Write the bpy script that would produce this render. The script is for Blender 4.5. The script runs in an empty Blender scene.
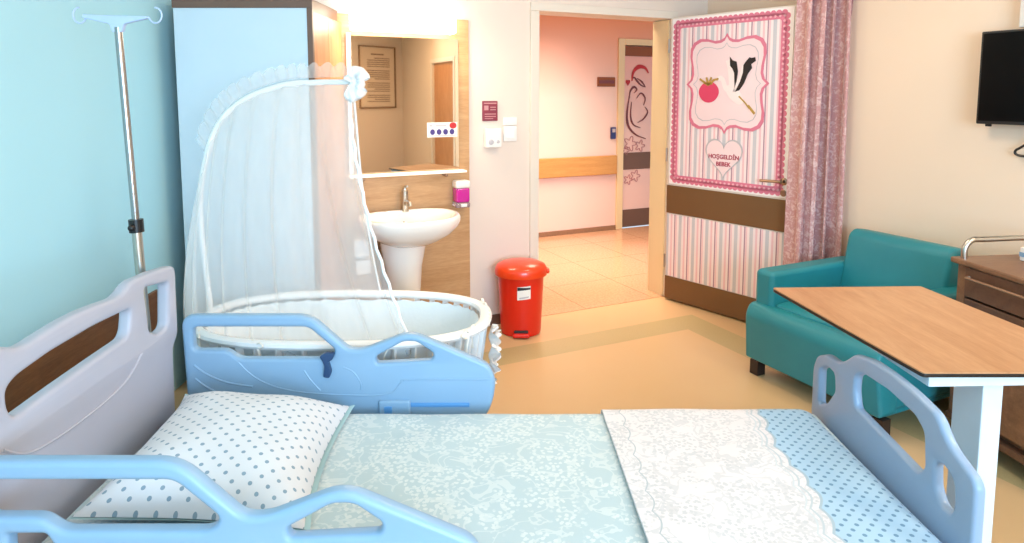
import bpy, bmesh, math, random
from math import sin, cos, pi, radians, sqrt, atan, atan2
from mathutils import Vector, Matrix
random.seed(4)
SC = bpy.context.scene
COL = SC.collection

# ------------------------------------------------------------------ camera
F, PITCH, PY0, CH = 660.0, atan(.1), 160.0, 1.55
cam_d = bpy.data.cameras.new('camera')
cam = bpy.data.objects.new('camera', cam_d); COL.objects.link(cam)
cam.location = (0, 0, CH); cam.rotation_euler = (pi/2 - PITCH, 0, 0)
cam_d.sensor_fit = 'HORIZONTAL'; cam_d.sensor_width = 36
cam_d.lens = 36*F/1024; cam_d.shift_y = (PY0 - 271.5)/1024
cam_d.clip_start = .02
SC.camera = cam

def ray(x, y):
    return Vector((0, cos(PITCH), -sin(PITCH))) + (x-512)/F*Vector((1, 0, 0)) - (y-PY0)/F*Vector((0, sin(PITCH), cos(PITCH)))
def ony(x, y, Y):
    d = ray(x, y); return Vector((0, 0, CH)) + d*(Y/d.y)
def onx(x, y, X):
    d = ray(x, y); return Vector((0, 0, CH)) + d*(X/d.x)

# ------------------------------------------------------------------ materials
def lin(c):
    if isinstance(c, str):
        c = c.lstrip('#'); c = [int(c[i:i+2], 16)/255 for i in (0, 2, 4)]
    return tuple(v/12.92 if v <= .04045 else ((v+.055)/1.055)**2.4 for v in c) + (1,)

class N:
    def __init__(s, name):
        s.m = bpy.data.materials.new(name); s.m.use_nodes = True
        s.t = s.m.node_tree; s.b = s.t.nodes['Principled BSDF']; s.out = s.t.nodes['Material Output']
    def n(s, kind, **kw):
        x = s.t.nodes.new(kind)
        for k, v in kw.items(): setattr(x, k, v)
        return x
    def put(s, sock, v):
        if isinstance(v, (int, float)): sock.default_value = v
        elif isinstance(v, tuple): sock.default_value = v
        else: s.t.links.new(v, sock)
    def math(s, op, a, b=0.0, c=0.0):
        x = s.n('ShaderNodeMath', operation=op); s.put(x.inputs[0], a); s.put(x.inputs[1], b); s.put(x.inputs[2], c)
        return x.outputs[0]
    def mix(s, f, a, b):
        x = s.n('ShaderNodeMix', data_type='RGBA'); s.put(x.inputs[0], f); s.put(x.inputs[6], a); s.put(x.inputs[7], b)
        return x.outputs[2]
    def coord(s): return s.n('ShaderNodeTexCoord').outputs['Object']
    def xyz(s, v=None):
        x = s.n('ShaderNodeSeparateXYZ'); s.put(x.inputs[0], v if v is not None else s.coord()); return x.outputs
    def mapping(s, v, scale=(1, 1, 1), rot=(0, 0, 0), loc=(0, 0, 0)):
        x = s.n('ShaderNodeMapping'); s.put(x.inputs[0], v); x.inputs['Scale'].default_value = scale
        x.inputs['Rotation'].default_value = rot; x.inputs['Location'].default_value = loc; return x.outputs[0]
    def noise(s, v, scale, detail=2.0, rough=.5, dist=0.0):
        x = s.n('ShaderNodeTexNoise'); s.put(x.inputs['Vector'], v); x.inputs['Scale'].default_value = scale
        x.inputs['Detail'].default_value = detail; x.inputs['Roughness'].default_value = rough; x.inputs['Distortion'].default_value = dist
        return x.outputs[0]
    def vor(s, v, scale, rand=1.0, feature='F1'):
        x = s.n('ShaderNodeTexVoronoi', feature=feature, voronoi_dimensions='2D'); s.put(x.inputs['Vector'], v); x.inputs['Scale'].default_value = scale
        x.inputs['Randomness'].default_value = rand; return x.outputs['Distance']
    def ramp(s, f, lo, hi):
        x = s.n('ShaderNodeMapRange'); s.put(x.inputs[0], f); x.inputs[1].default_value = lo; x.inputs[2].default_value = hi
        return x.outputs[0]
    def col(s, v): s.put(s.b.inputs['Base Color'], v)
    def bump(s, h, strength=.2, dist=.01):
        x = s.n('ShaderNodeBump'); s.put(x.inputs['Height'], h); x.inputs['Strength'].default_value = strength; x.inputs['Distance'].default_value = dist
        s.t.links.new(x.outputs[0], s.b.inputs['Normal'])
    def set(s, rough=.5, metal=0.0, spec=.5, coat=0.0, sheen=0.0):
        s.b.inputs['Roughness'].default_value = rough; s.b.inputs['Metallic'].default_value = metal
        s.b.inputs['Specular IOR Level'].default_value = spec; s.b.inputs['Coat Weight'].default_value = coat
        s.b.inputs['Sheen Weight'].default_value = sheen
        return s

def plain(name, c, rough=.5, metal=0.0, spec=.5, coat=0.0, var=.05, nscale=6.0, bump=0.0, bscale=80.0, sheen=0.0):
    m = N(name); m.set(rough, metal, spec, coat, sheen)
    c = lin(c); d = tuple(v*(1-var*2) for v in c[:3]) + (1,)
    m.col(m.mix(m.noise(m.coord(), nscale, 3), c, d))
    if bump: m.bump(m.noise(m.coord(), bscale, 4), bump, .004)
    return m.m
def wood(name, c1, c2, scale=(1, 1, 1), rough=.4, rings=9.0):
    m = N(name); m.set(rough)
    v = m.mapping(m.coord(), scale)
    g = m.noise(v, rings, 6, .62, .7)
    g2 = m.noise(m.mapping(m.coord(), tuple(k*4 for k in scale)), rings*2.2, 3)
    f = m.math('ADD', m.math('MULTIPLY', m.ramp(g, .32, .68), .7), m.math('MULTIPLY', m.ramp(g2, .35, .65), .3))
    m.col(m.mix(f, lin(c1), lin(c2))); m.bump(g2, .03, .002)
    return m.m
def emit(name, c, strength):
    m = N(name); m.set(.5); m.col(lin(c)); m.b.inputs['Emission Color'].default_value = lin(c); m.b.inputs['Emission Strength'].default_value = strength
    return m.m

M = {}
M['wall_left'] = plain('aqua wall paint', '#b9e6ee', .6, var=.03, nscale=1.5, bump=.03, bscale=140)
M['wall'] = plain('beige wall paint', '#e6d6c8', .6, var=.02, nscale=1.2, bump=.03, bscale=140)
M['wall_r'] = plain('peach beige wall paint', '#ead3bb', .6, var=.02, nscale=1.2, bump=.03, bscale=140)
M['ceil'] = plain('ceiling paint', '#f2eee6', .8, var=.02)
M['frame_cream'] = plain('cream door frame paint', '#e4d9ca', .4, var=.02)
M['white'] = plain('white lacquer', '#f1f0ee', .35, var=.02)
M['white_plastic'] = plain('white plastic', '#f0ece6', .4, var=.02)
M['ceramic'] = plain('white glazed ceramic', '#f6f1ea', .12, spec=.6, coat=.4, var=.01)
M['chrome'] = plain('polished chrome', '#a9aaab', .2, metal=1.0, var=.03)
M['steel'] = plain('brushed steel', '#c9c4ba', .28, metal=1.0, var=.06)
M['bronze'] = plain('brushed bronze metal', '#a88a72', .35, metal=.8, var=.08)
M['black'] = plain('black plastic', '#101012', .35, var=.1)
M['rubber'] = plain('dark grey rubber', '#2b2b30', .7, var=.1)
M['bed_blue'] = plain('light blue moulded plastic', '#8db0cd', .38, var=.03, coat=.15)
M['bed_grey'] = plain('pale lilac grey moulded plastic', '#b7b7c2', .42, var=.03, coat=.1)
M['bed_foot'] = plain('grey blue moulded plastic', '#8ba4c0', .4, var=.03, coat=.1)
M['hookblue'] = plain('pale lilac blue plastic', '#bccfee', .4, var=.03)
M['latch'] = plain('dark blue plastic', '#2a4a72', .4, var=.08)
M['frame_white'] = plain('powder coated blue white metal', '#cfe2ee', .4, var=.02)
M['red'] = plain('red plastic', '#e01f08', .3, var=.04, coat=.25)
M['orange_red'] = plain('orange red plastic lid', '#ee4010', .3, var=.04, coat=.25)
M['band_brown'] = plain('brown metallic laminate', '#7d5d3c', .42, metal=.25, var=.08, nscale=3)
M['dark_brown'] = plain('dark brown edge laminate', '#75594a', .45, var=.06)
M['oak'] = wood('horizontal oak veneer', '#d0a578', '#b48556', (.6, 5, 6), .4, 4)
M['oak_v'] = wood('vertical oak veneer', '#c98f62', '#a56c40', (6, 6, .6), .4, 4)
M['beech'] = wood('beech table laminate', '#c2946c', '#aa7a52', (7, .8, 5), .35, 3)
M['walnut'] = wood('walnut brown laminate', '#8a6448', '#6b4a34', (4, 1, 5), .38, 4)
M['walnut_dark'] = wood('dark walnut drawer front', '#6d4d38', '#54382a', (4, 1, 5), .36, 4)
M['bumper'] = wood('brown wood wall bumper', '#8d5e3a', '#6d4428', (5, .7, 5), .45, 4)
M['rail_tan'] = wood('tan corridor handrail laminate', '#d9a55e', '#c68f4a', (.7, 4, 6), .4, 4)
M['pinkpaint'] = plain('pink poster print', '#de7d94', .5, var=.04)
M['palepink'] = plain('pale pink poster print', '#f5dcdc', .5, var=.02)
M['greyprint'] = plain('grey poster print', '#c3bdc0', .5, var=.03)
M['printwhite'] = plain('white poster print', '#f8efec', .5, var=.02)
M['chainpink'] = plain('soft pink print', '#f0b4be', .5, var=.03)
M['storkwhite'] = plain('off white stork print', '#faeae6', .5, var=.03)
M['rose'] = plain('rose red print', '#e2466a', .5, var=.05)
M['inkblack'] = plain('black print', '#1a1518', .5, var=.1)
M['gold'] = plain('ochre print', '#c39a4c', .5, var=.08)
M['textred'] = plain('dark magenta lettering', '#a8324e', .5, var=.03)
M['muralred'] = plain('red mural paint', '#c0262c', .5, var=.05)
M['muralbrown'] = plain('dark maroon mural paint', '#7e3f42', .5, var=.06)
M['muralpink'] = plain('dusty pink mural outline', '#c98f92', .5, var=.06)
M['brownsign'] = plain('copper brown sign plate', '#9a5326', .4, metal=.2, var=.12)
M['navy'] = plain('navy plastic', '#2e3f7d', .4, var=.08)
M['magenta'] = plain('magenta liquid soap', '#d61f9c', .2, var=.12, coat=.5)
M['signred'] = plain('crimson sign plate', '#8f3246', .35, var=.12, nscale=30)
M['purple'] = plain('purple print', '#4b3b86', .5, var=.1)
M['screen'] = plain('glossy black screen', '#010102', .3, spec=.12, var=.1)
M['lace'] = plain('white lace fabric', '#f6f4f2', .85, var=.03, bump=.3, bscale=160)
M['liner'] = plain('white quilted liner fabric', '#eaf0f2', .85, var=.03, bump=.2, bscale=60)
M['ribbon'] = plain('ivory satin ribbon', '#f3ece0', .4, var=.03)
M['paperprint'] = plain('cream paper', '#e3d0bd', .6, var=.02)
M['ink_brown'] = plain('brown print ink', '#8d7466', .6, var=.05)
M['bracket'] = plain('grey white cable duct', '#d9d3cc', .5, var=.02)
M['teal_mattress'] = plain('pale teal mattress ticking', '#a9cdd2', .8, var=.04)

def m_glass():
    m = N('clear plastic'); m.set(.1); m.col(lin('#f6e6f0')); m.b.inputs['Transmission Weight'].default_value = .8; return m.m
M['clear'] = m_glass()
def m_mirror():
    m = N('silvered mirror'); m.set(.02, 1.0); m.col(m.mix(m.noise(m.coord(), 2), lin('#e9dccb'), lin('#e4d6c4'))); return m.m
M['mirror'] = m_mirror()
def m_floor():
    m = N('beige vinyl with sage border'); m.set(.32, 0, .4)
    base = m.mix(m.noise(m.coord(), 1.3, 3), lin('#d2b48a'), lin('#c9a87a'))
    speck = m.ramp(m.noise(m.coord(), 160, 2), .55, .75)
    base = m.mix(m.math('MULTIPLY', speck, .12), base, lin('#b98f62'))
    # the border runs parallel to the back and right walls: coordinates in the corner's frame
    c = m.mapping(m.coord(), rot=(0, 0, radians(-25.5)))
    o = Matrix.Rotation(radians(-25.5), 4, 'Z') @ Vector((WR[0], WR[1], 0))
    x, y, _ = m.xyz(c)
    du = m.math('SUBTRACT', o.x, x); dv = m.math('SUBTRACT', o.y, y)
    d = m.math('MINIMUM', m.math('ADD', du, -.02), dv)
    s = m.math('MULTIPLY', m.math('GREATER_THAN', d, .42), m.math('LESS_THAN', d, .64))
    m.col(m.mix(s, base, m.mix(speck, lin('#b5a478'), lin('#a3946a'))))
    return m.m
def m_tiles():
    m = N('peach stone tiles'); m.set(.16, 0, .5)
    c = m.coord()
    b = m.n('ShaderNodeTexBrick'); m.put(b.inputs['Vector'], m.mapping(c, rot=(0, 0, 0)))
    b.offset = 0; b.inputs['Scale'].default_value = 1.0; b.inputs['Brick Width'].default_value = .6; b.inputs['Row Height'].default_value = .6
    b.inputs['Mortar Size'].default_value = .004
    sp = m.mix(m.ramp(m.noise(c, 60, 4), .35, .7), lin('#d2aa86'), lin('#bc9270'))
    m.put(b.inputs['Color1'], sp); m.put(b.inputs['Color2'], sp); b.inputs['Mortar'].default_value = lin('#a57d5e')
    m.col(b.outputs[0]); return m.m
def m_corr():
    m = N('corridor wall cream above pink turning orange at top'); m.set(.55)
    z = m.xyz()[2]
    top = m.mix(m.ramp(z, 1.5, 2.4), lin('#f8dccc'), lin('#ef9f74'))  # upper wall turns smoothly from cream to orange towards the ceiling
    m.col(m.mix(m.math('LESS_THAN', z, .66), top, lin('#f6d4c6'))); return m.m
def m_stripes():
    m = N('pink and grey striped poster'); m.set(.45)
    x = m.xyz()[0]
    k = m.math('FRACT', m.math('DIVIDE', x, .115))
    c = lin('#f4e4e2')
    for lo, hi, colr in ((.05, .27, '#c9c7cb'), (.42, .55, '#ecc3c6'), (.70, .78, '#ad8494'), (.80, .90, '#eec9cc')):
        s = m.math('MULTIPLY', m.math('GREATER_THAN', k, lo), m.math('LESS_THAN', k, hi)); c = m.mix(s, c, lin(colr))
    m.col(c); return m.m
def dots(m, v, spacing, r):
    """staggered dots: 1 inside"""
    d = m.vor(m.mapping(v, (1/spacing, 1/spacing, 0), (0, 0, pi/4)), 1.0, 0.0)
    return m.math('LESS_THAN', d, r)
def floral(m, v, sc=1.0):
    """scattered five-petal blossoms on thin winding vines, 0..1"""
    n1 = m.noise(v, 9*sc, 2, .5, .8)
    vine = m.math('LESS_THAN', m.math('ABSOLUTE', m.math('SUBTRACT', n1, .5)), .028)
    w = m.n('ShaderNodeVectorMath', operation='ADD'); m.put(w.inputs[0], v)
    nn = m.n('ShaderNodeTexNoise'); m.put(nn.inputs['Vector'], v); nn.inputs['Scale'].default_value = 55*sc; nn.inputs['Detail'].default_value = 1
    sc_ = m.n('ShaderNodeVectorMath', operation='SCALE'); m.put(sc_.inputs[0], nn.outputs['Color']); sc_.inputs['Scale'].default_value = .018/sc
    m.put(w.inputs[1], sc_.outputs[0])
    fl = m.math('LESS_THAN', m.vor(w.outputs[0], 38*sc, .9), .33)
    area = m.ramp(m.noise(v, 7*sc, 2), .44, .52)
    return m.math('MAXIMUM', m.math('MULTIPLY', fl, area), m.math('MULTIPLY', vine, .7))
def m_sheet():
    m = N('pale aqua sheet with white blossoms'); m.set(.85, sheen=.2)
    v = m.coord(); f = floral(m, v, 1.45)
    m.col(m.mix(m.math('MULTIPLY', f, .75), m.mix(m.noise(v, 2), lin('#b7cbd0'), lin('#adc3ca')), lin('#d6dede')))
    m.bump(m.noise(v, 12, 3), .25, .01); return m.m
def m_cover():
    m = N('white lace print cover with dotted blue border'); m.set(.85, sheen=.2)
    v = m.coord(); x, y, z = m.xyz(v)
    f = floral(m, v, 1.6)
    lace = m.mix(m.math('MULTIPLY', f, .42), lin('#dad7d9'), lin('#98a4ab'))
    # scalloped edge near the foot: x beyond edge(y) becomes blue with dots
    sc = m.math('ABSOLUTE', m.math('SINE', m.math('MULTIPLY', y, 30.0)))
    wav = m.math('MULTIPLY', m.math('SINE', m.math('MULTIPLY', y, 15.0)), .010)
    edge = m.math('ADD', m.math('MULTIPLY', sc, .016), m.math('ADD', m.math('MULTIPLY', y, .035), m.math('ADD', .775, wav)))
    d = m.math('SUBTRACT', x, edge)
    blue = m.mix(dots(m, v, .028, .21), lin('#a2c2d8'), lin('#6088a6'))
    c = m.mix(m.math('GREATER_THAN', d, 0), lace, blue)
    for off, w, cc in ((-.004, .004, '#9fb3c0'), (-.03, .003, '#b4bfc6'), (-.045, .0025, '#c3cbd0')):
        c = m.mix(m.math('LESS_THAN', m.math('ABSOLUTE', m.math('SUBTRACT', d, off)), w), c, lin(cc))
    # fine scallop beside the folded edge
    e2 = m.math('ADD', .375, m.math('MULTIPLY', m.math('ABSOLUTE', m.math('SINE', m.math('MULTIPLY', y, 34.0))), .014))
    c = m.mix(m.math('LESS_THAN', m.math('ABSOLUTE', m.math('SUBTRACT', x, e2)), .002), c, lin('#a9b4bb'))
    m.col(c); m.bump(m.noise(v, 14, 3), .25, .01); return m.m
def m_pillow():
    m = N('white pillow fabric with grey blue dots'); m.set(.85, sheen=.2)
    v = m.n('ShaderNodeTexCoord').outputs['UV']
    m.col(m.mix(dots(m, v, .038, .17), lin('#d8dce1'), lin('#869fb0'))); m.bump(m.noise(v, 10, 3), .2, .01); return m.m
def m_curtain():
    m = N('dusty pink damask curtain'); m.set(.5, sheen=.4)
    v = m.mapping(m.coord(), (1, 1, 1)); f = m.ramp(m.noise(v, 34, 4, .6, 1.2), .48, .62)
    m.col(m.mix(m.math('MULTIPLY', f, .6), lin('#bd8a88'), lin('#e3cbc9'))); return m.m
def m_teal():
    m = N('teal faux leather'); m.set(.42, 0, .4)
    v = m.coord(); m.col(m.mix(m.noise(v, 4, 3), lin('#2a8a94'), lin('#207884'))); m.bump(m.noise(v, 220, 3), .12, .002); return m.m
def m_tulle():
    m = N('sheer white tulle'); m.set(.9)
    tr = m.n('ShaderNodeBsdfTransparent'); df = m.n('ShaderNodeBsdfDiffuse'); tl = m.n('ShaderNodeBsdfTranslucent')
    df.inputs[0].default_value = tl.inputs[0].default_value = (.97, .97, .97, 1)
    a = m.n('ShaderNodeMixShader'); a.inputs[0].default_value = .5; m.t.links.new(df.outputs[0], a.inputs[1]); m.t.links.new(tl.outputs[0], a.inputs[2])
    b = m.n('ShaderNodeMixShader'); m.t.links.new(tr.outputs[0], b.inputs[1]); m.t.links.new(a.outputs[0], b.inputs[2])
    lw = m.n('ShaderNodeLayerWeight'); lw.inputs[0].default_value = .35
    n = m.noise(m.mapping(m.coord(), (6, 6, .5)), 2, 2)
    fac = m.math('ADD', m.math('ADD', .24, m.math('MULTIPLY', n, .12)), m.math('MULTIPLY', lw.outputs['Facing'], .22))
    m.put(b.inputs[0], m.math('MINIMUM', fac, .9)); m.t.links.new(b.outputs[0], m.out.inputs[0]); return m.m

# room frames -----------------------------------------------------------------
TH = radians(25.5)
OB = Vector((1.079, 4.905, 0))                      # a point at the foot of the back wall
U = Vector((cos(TH), sin(TH), 0)); NR = Vector((sin(TH), -cos(TH), 0))
WR = OB + U*.45                                     # back/right corner
M['floor'] = m_floor(); M['tiles'] = m_tiles(); M['corr'] = m_corr(); M['stripes'] = m_stripes(); M['sheet'] = m_sheet(); M['cover'] = m_cover()
M['pillow'] = m_pillow(); M['curtain'] = m_curtain(); M['teal'] = m_teal(); M['tulle'] = m_tulle()
M['lamp'] = emit('glowing lamp diffuser', '#fff3dc', 13.0)
M['lamp_c'] = emit('ceiling panel diffuser', '#fff3e2', 3.0)
M['tanstone'] = plain('speckled tan stone skirting', '#a67e5e', .4, var=.2, nscale=60)
M['jamb'] = plain('cream door jamb with corridor light in its colour', '#efdcae', .4, var=.02)  # cream with the corridor's yellow light put into the colour
M['groove'] = plain('mid blue plastic', '#5d9ad2', .4, var=.04)
M['panelwhite'] = plain('cool white laminate', '#d0dfe8', .3, var=.02)
M['darkleg'] = plain('near black wood', '#33241f', .4, var=.08)
M['shelf_glow'] = emit('shelf glass with added glow', '#fff6e6', .35)  # faint glow added to the shelf, which is no lamp

# ------------------------------------------------------------------ geometry helpers
class MB:
    def __init__(s): s.bm = bmesh.new()
    def _merge(s, b, mat=None):
        me = bpy.data.meshes.new('t'); b.to_mesh(me); b.free()
        if mat is not None: me.transform(mat)
        s.bm.from_mesh(me); bpy.data.meshes.remove(me); return s
    def box(s, c, d, bev=0.0, seg=2, rot=None):
        b = bmesh.new(); bmesh.ops.create_cube(b, size=1)
        bmesh.ops.scale(b, vec=d, verts=b.verts)
        if bev: bmesh.ops.bevel(b, geom=b.edges[:], offset=min(bev, min(d)*.49), segments=seg, profile=.5, affect='EDGES')
        mt = Matrix.Translation(c)
        if rot is not None: mt = mt @ rot
        return s._merge(b, mt)
    def box2(s, lo, hi, bev=0.0, seg=2):
        return s.box([(a+b)/2 for a, b in zip(lo, hi)], [b-a for a, b in zip(lo, hi)], bev, seg)
    def tube(s, pts, r, seg=10, closed=False, flat=None):
        """r: number or list; flat=(sx, sz) squash across the section"""
        pts = [Vector(p) for p in pts]; n = len(pts); b = bmesh.new(); rings = []
        rs = r if isinstance(r, (list, tuple)) else [r]*n
        up = Vector((0, 0, 1)); prev = None
        for i, p in enumerate(pts):
            a = pts[(i-1) % n] if (closed or i > 0) else p; c = pts[(i+1) % n] if (closed or i < n-1) else p
            t = (c-a).normalized()
            if prev is None:
                x = t.cross(up)
                if x.length < .05: x = t.cross(Vector((1, 0, 0)))
            else: x = prev - t*prev.dot(t)
            x.normalize(); prev = x; y = x.cross(t).normalized()
            k = flat or (1, 1)
            rings.append([b.verts.new(p + x*cos(2*pi*j/seg)*rs[i]*k[0] + y*sin(2*pi*j/seg)*rs[i]*k[1]) for j in range(seg)])
        for i in range(n if closed else n-1):
            A, B = rings[i], rings[(i+1) % n]
            for j in range(seg): b.faces.new((A[j], A[(j+1) % seg], B[(j+1) % seg], B[j]))
        if not closed: b.faces.new(rings[0][::-1]); b.faces.new(rings[-1])
        bmesh.ops.recalc_face_normals(b, faces=b.faces)
        return s._merge(b)
    def lathe(s, prof, c=(0, 0, 0), seg=32, sx=1.0, sy=1.0, cap=True):
        b = bmesh.new(); rings = []
        for r, z in prof:
            rings.append([b.verts.new((c[0]+r*sx*cos(2*pi*j/seg), c[1]+r*sy*sin(2*pi*j/seg), c[2]+z)) for j in range(seg)])
        for A, B in zip(rings, rings[1:]):
            for j in range(seg): b.faces.new((A[j], A[(j+1) % seg], B[(j+1) % seg], B[j]))
        if cap: b.faces.new(rings[0][::-1]); b.faces.new(rings[-1])
        bmesh.ops.recalc_face_normals(b, faces=b.faces)
        return s._merge(b)
    def grid(s, fn, nu, nv, thick=0.0):
        b = bmesh.new(); V = [[b.verts.new(fn(i/(nu-1), j/(nv-1))) for j in range(nv)] for i in range(nu)]
        for i in range(nu-1):
            for j in range(nv-1): b.faces.new((V[i][j], V[i+1][j], V[i+1][j+1], V[i][j+1]))
        bmesh.ops.recalc_face_normals(b, faces=b.faces)
        if thick:
            bmesh.ops.solidify(b, geom=b.faces[:], thickness=thick)
        return s._merge(b)
    def prism(s, poly, vec):
        b = bmesh.new(); A = [b.verts.new(p) for p in poly]; B = [b.verts.new(Vector(p)+Vector(vec)) for p in poly]; n = len(A)
        b.faces.new(A[::-1]); b.faces.new(B)
        for i in range(n): b.faces.new((A[i], A[(i+1) % n], B[(i+1) % n], B[i]))
        bmesh.ops.recalc_face_normals(b, faces=b.faces)
        return s._merge(b)
    def ball(s, c, r, sc=(1, 1, 1), seg=16):
        b = bmesh.new(); bmesh.ops.create_uvsphere(b, u_segments=seg, v_segments=max(6, seg//2), radius=r)
        return s._merge(b, Matrix.Translation(c) @ Matrix.Diagonal((*sc, 1)))
    def curve2d(s, loops, thick, bev, mat, res=2):
        cu = bpy.data.curves.new('t', 'CURVE'); cu.dimensions = '2D'; cu.fill_mode = 'BOTH'
        cu.extrude = max(thick/2-bev, .0001); cu.bevel_depth = bev; cu.bevel_resolution = res; cu.offset = -bev
        for lp in loops:
            sp = cu.splines.new('POLY'); sp.points.add(len(lp)-1); sp.use_cyclic_u = True
            for q, p in zip(sp.points, lp): q.co = (p[0], p[1], 0, 1)
        return s._curve(cu, mat)
    def _curve(s, cu, mat):
        o = bpy.data.objects.new('t', cu); COL.objects.link(o)
        dg = bpy.context.evaluated_depsgraph_get(); me = bpy.data.meshes.new_from_object(o.evaluated_get(dg))
        me.transform(mat); b = bmesh.new(); b.from_mesh(me); bmesh.ops.remove_doubles(b, verts=b.verts, dist=1e-5); b.to_mesh(me); b.free()
        s.bm.from_mesh(me); bpy.data.meshes.remove(me)
        COL.objects.unlink(o); bpy.data.objects.remove(o); bpy.data.curves.remove(cu); return s
    def text(s, body, size, depth, mat, align='CENTER', bold=0.0):
        cu = bpy.data.curves.new('t', 'FONT'); cu.body = body; cu.size = size; cu.extrude = depth/2; cu.align_x = align; cu.align_y = 'CENTER'; cu.offset = bold
        return s._curve(cu, mat)
    def build(s, name, mat, parent=None, loc=None, rz=0.0, smooth=.6, subsurf=0):
        me = bpy.data.meshes.new(name); s.bm.to_mesh(me); s.bm.free()
        if smooth:
            me.shade_smooth(); me.set_sharp_from_angle(angle=smooth)
        me.materials.append(M[mat] if isinstance(mat, str) else mat)
        o = bpy.data.objects.new(name, me); COL.objects.link(o)
        if parent: o.parent = parent
        if loc is not None: o.location = loc
        o.rotation_euler.z = rz
        if smooth and smooth < .8:
            md = o.modifiers.new('weighted normals', 'WEIGHTED_NORMAL'); md.keep_sharp = True; md.weight = 80
        if subsurf:
            md = o.modifiers.new('s', 'SUBSURF'); md.levels = md.render_levels = subsurf
        return o
def tag(o, label=None, cat=None, group=None, kind=None):
    if label: o['label'] = label
    if cat: o['category'] = cat
    if group: o['group'] = group
    if kind: o['kind'] = kind
    return o
def thing(name, label, cat, loc=(0, 0, 0), rz=0.0, group=None):
    o = bpy.data.objects.new(name, None); COL.objects.link(o); o.location = loc; o.rotation_euler.z = rz; o.empty_display_size = .1
    return tag(o, label, cat, group)
def struct(name, mb, mat, loc=(0, 0, 0), rz=0.0, parent=None, smooth=.6):
    o = mb.build(name, mat, parent, loc, rz, smooth)
    return tag(o, kind='structure') if parent is None else o
def rnd(pts, r, seg=5):
    """round the corners of a closed polygon; r one radius or a list"""
    out = []; n = len(pts)
    for i, p in enumerate(pts):
        p = Vector(p); a = Vector(pts[i-1]); b = Vector(pts[(i+1) % n]); rr = r[i] if isinstance(r, (list, tuple)) else r
        da, db = a-p, b-p; la, lb = da.length, db.length
        k = min(rr, la*.48, lb*.48)
        if k < 1e-5: out.append((p.x, p.y)); continue
        A = p+da/la*k; B = p+db/lb*k
        for j in range(seg+1):
            t = j/seg; q = A*(1-t)**2 + p*2*t*(1-t) + B*t*t; out.append((q.x, q.y))
    return out
def spline(pts, n=8, closed=False):
    P = [Vector(p) for p in pts]; out = []; m = len(P)
    for i in range(m if closed else m-1):
        g = lambda k: P[k % m] if closed else P[max(0, min(m-1, k))]
        a, b, c, d = g(i-1), g(i), g(i+1), g(i+2)
        for j in range(n):
            t = j/n; out.append(.5*((2*b)+(c-a)*t+(2*a-5*b+4*c-d)*t*t+(-a+3*b-3*c+d)*t**3))
    if not closed: out.append(P[-1])
    return out
def ribbon2(pts, w):
    """flat 2D outline of a stroke through pts with width list/number"""
    P = [Vector(p) for p in pts]; n = len(P); L, R_ = [], []
    for i, p in enumerate(P):
        t = (P[min(i+1, n-1)]-P[max(i-1, 0)]).normalized(); q = Vector((-t.y, t.x)); ww = (w[i] if isinstance(w, (list, tuple)) else w)/2
        L.append(tuple(p+q*ww)); R_.append(tuple(p-q*ww))
    return L+R_[::-1]
# plane maps for curve2d: local XY of the curve -> local XZ (front = -y)
def XZ(y=0.0): return Matrix.Translation((0, y, 0)) @ Matrix(((1, 0, 0, 0), (0, 0, -1, 0), (0, 1, 0, 0), (0, 0, 0, 1)))
def YZ(x=0.0): return Matrix.Translation((x, 0, 0)) @ Matrix(((0, 0, 1, 0), (1, 0, 0, 0), (0, 1, 0, 0), (0, 0, 0, 1)))
def rect(x0, z0, x1, z1): return [(x0, z0), (x1, z0), (x1, z1), (x0, z1)]
BW, RWZ = TH, TH - pi/2      # local x along the wall, local -y into the room

# ================================================================== THE ROOM
XL, YR = -1.77, -2.4         # left wall, rear wall
CEIL = 2.72
def bwp(u, off=0, z=0): v = OB + U*u + NR*off; return Vector((v.x, v.y, z))
cL = OB + U*((XL-OB.x)/U.x)                       # back/left corner
sR = (WR.y - YR)/cos(TH); cR = WR + NR*sR         # right/rear corner
foot = [(XL-.1, YR-.1, 0), (cR.x+.1, YR-.1, 0), (WR.x+.1, WR.y+.05, 0), (cL.x-.1, cL.y, 0)]
struct('floor', MB().prism(foot, (0, 0, -.1)), 'floor')
struct('ceiling', MB().prism([(x, y, CEIL) for x, y, _ in foot], (0, 0, .1)), 'ceil')
struct('wall_left', MB().box2((XL-.12, YR-.1, 0), (XL, cL.y+.05, CEIL)), 'wall_left')
DL, DR, DT = -1.0, .10, 2.1                       # the doorway in the back wall
wb = MB()
wb.box2((-3.25, 0, 0), (DL-.06, .16, CEIL)).box2((DR+.05, 0, 0), (.45, .16, CEIL)).box2((DL-.06, 0, DT+.05), (DR+.05, .16, CEIL))
struct('wall_back', wb, 'wall', OB, BW)
RD0, RD1 = 5.5, 6.62                              # washroom door in the right wall, seen in the mirror
wr = MB()
wr.box2((-.16, 0, 0), (RD0, .12, CEIL)).box2((RD1, 0, 0), (sR+.12, .12, CEIL)).box2((RD0, 0, 2.12), (RD1, .12, CEIL))
struct('wall_right', wr, 'wall_r', WR, RWZ)
WX0, WX1, WZ0, WZ1 = .1, 2.9, .75, 2.45       # window behind the camera
we = MB()
we.box2((XL, YR-.12, 0), (WX0, YR, CEIL)).box2((WX1, YR-.12, 0), (cR.x+.1, YR, CEIL)).box2((WX0, YR-.12, 0), (WX1, YR, WZ0)).box2((WX0, YR-.12, WZ1), (WX1, YR, CEIL))
struct('wall_rear', we, 'wall')
wf = MB()
for a in (WX0, 1.475, WX1-.05): wf.box2((a, YR-.09, WZ0), (a+.05, YR-.03, WZ1))
for z in (WZ0, WZ1-.05): wf.box2((WX0, YR-.09, z), (WX1, YR-.03, z+.05))
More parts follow.
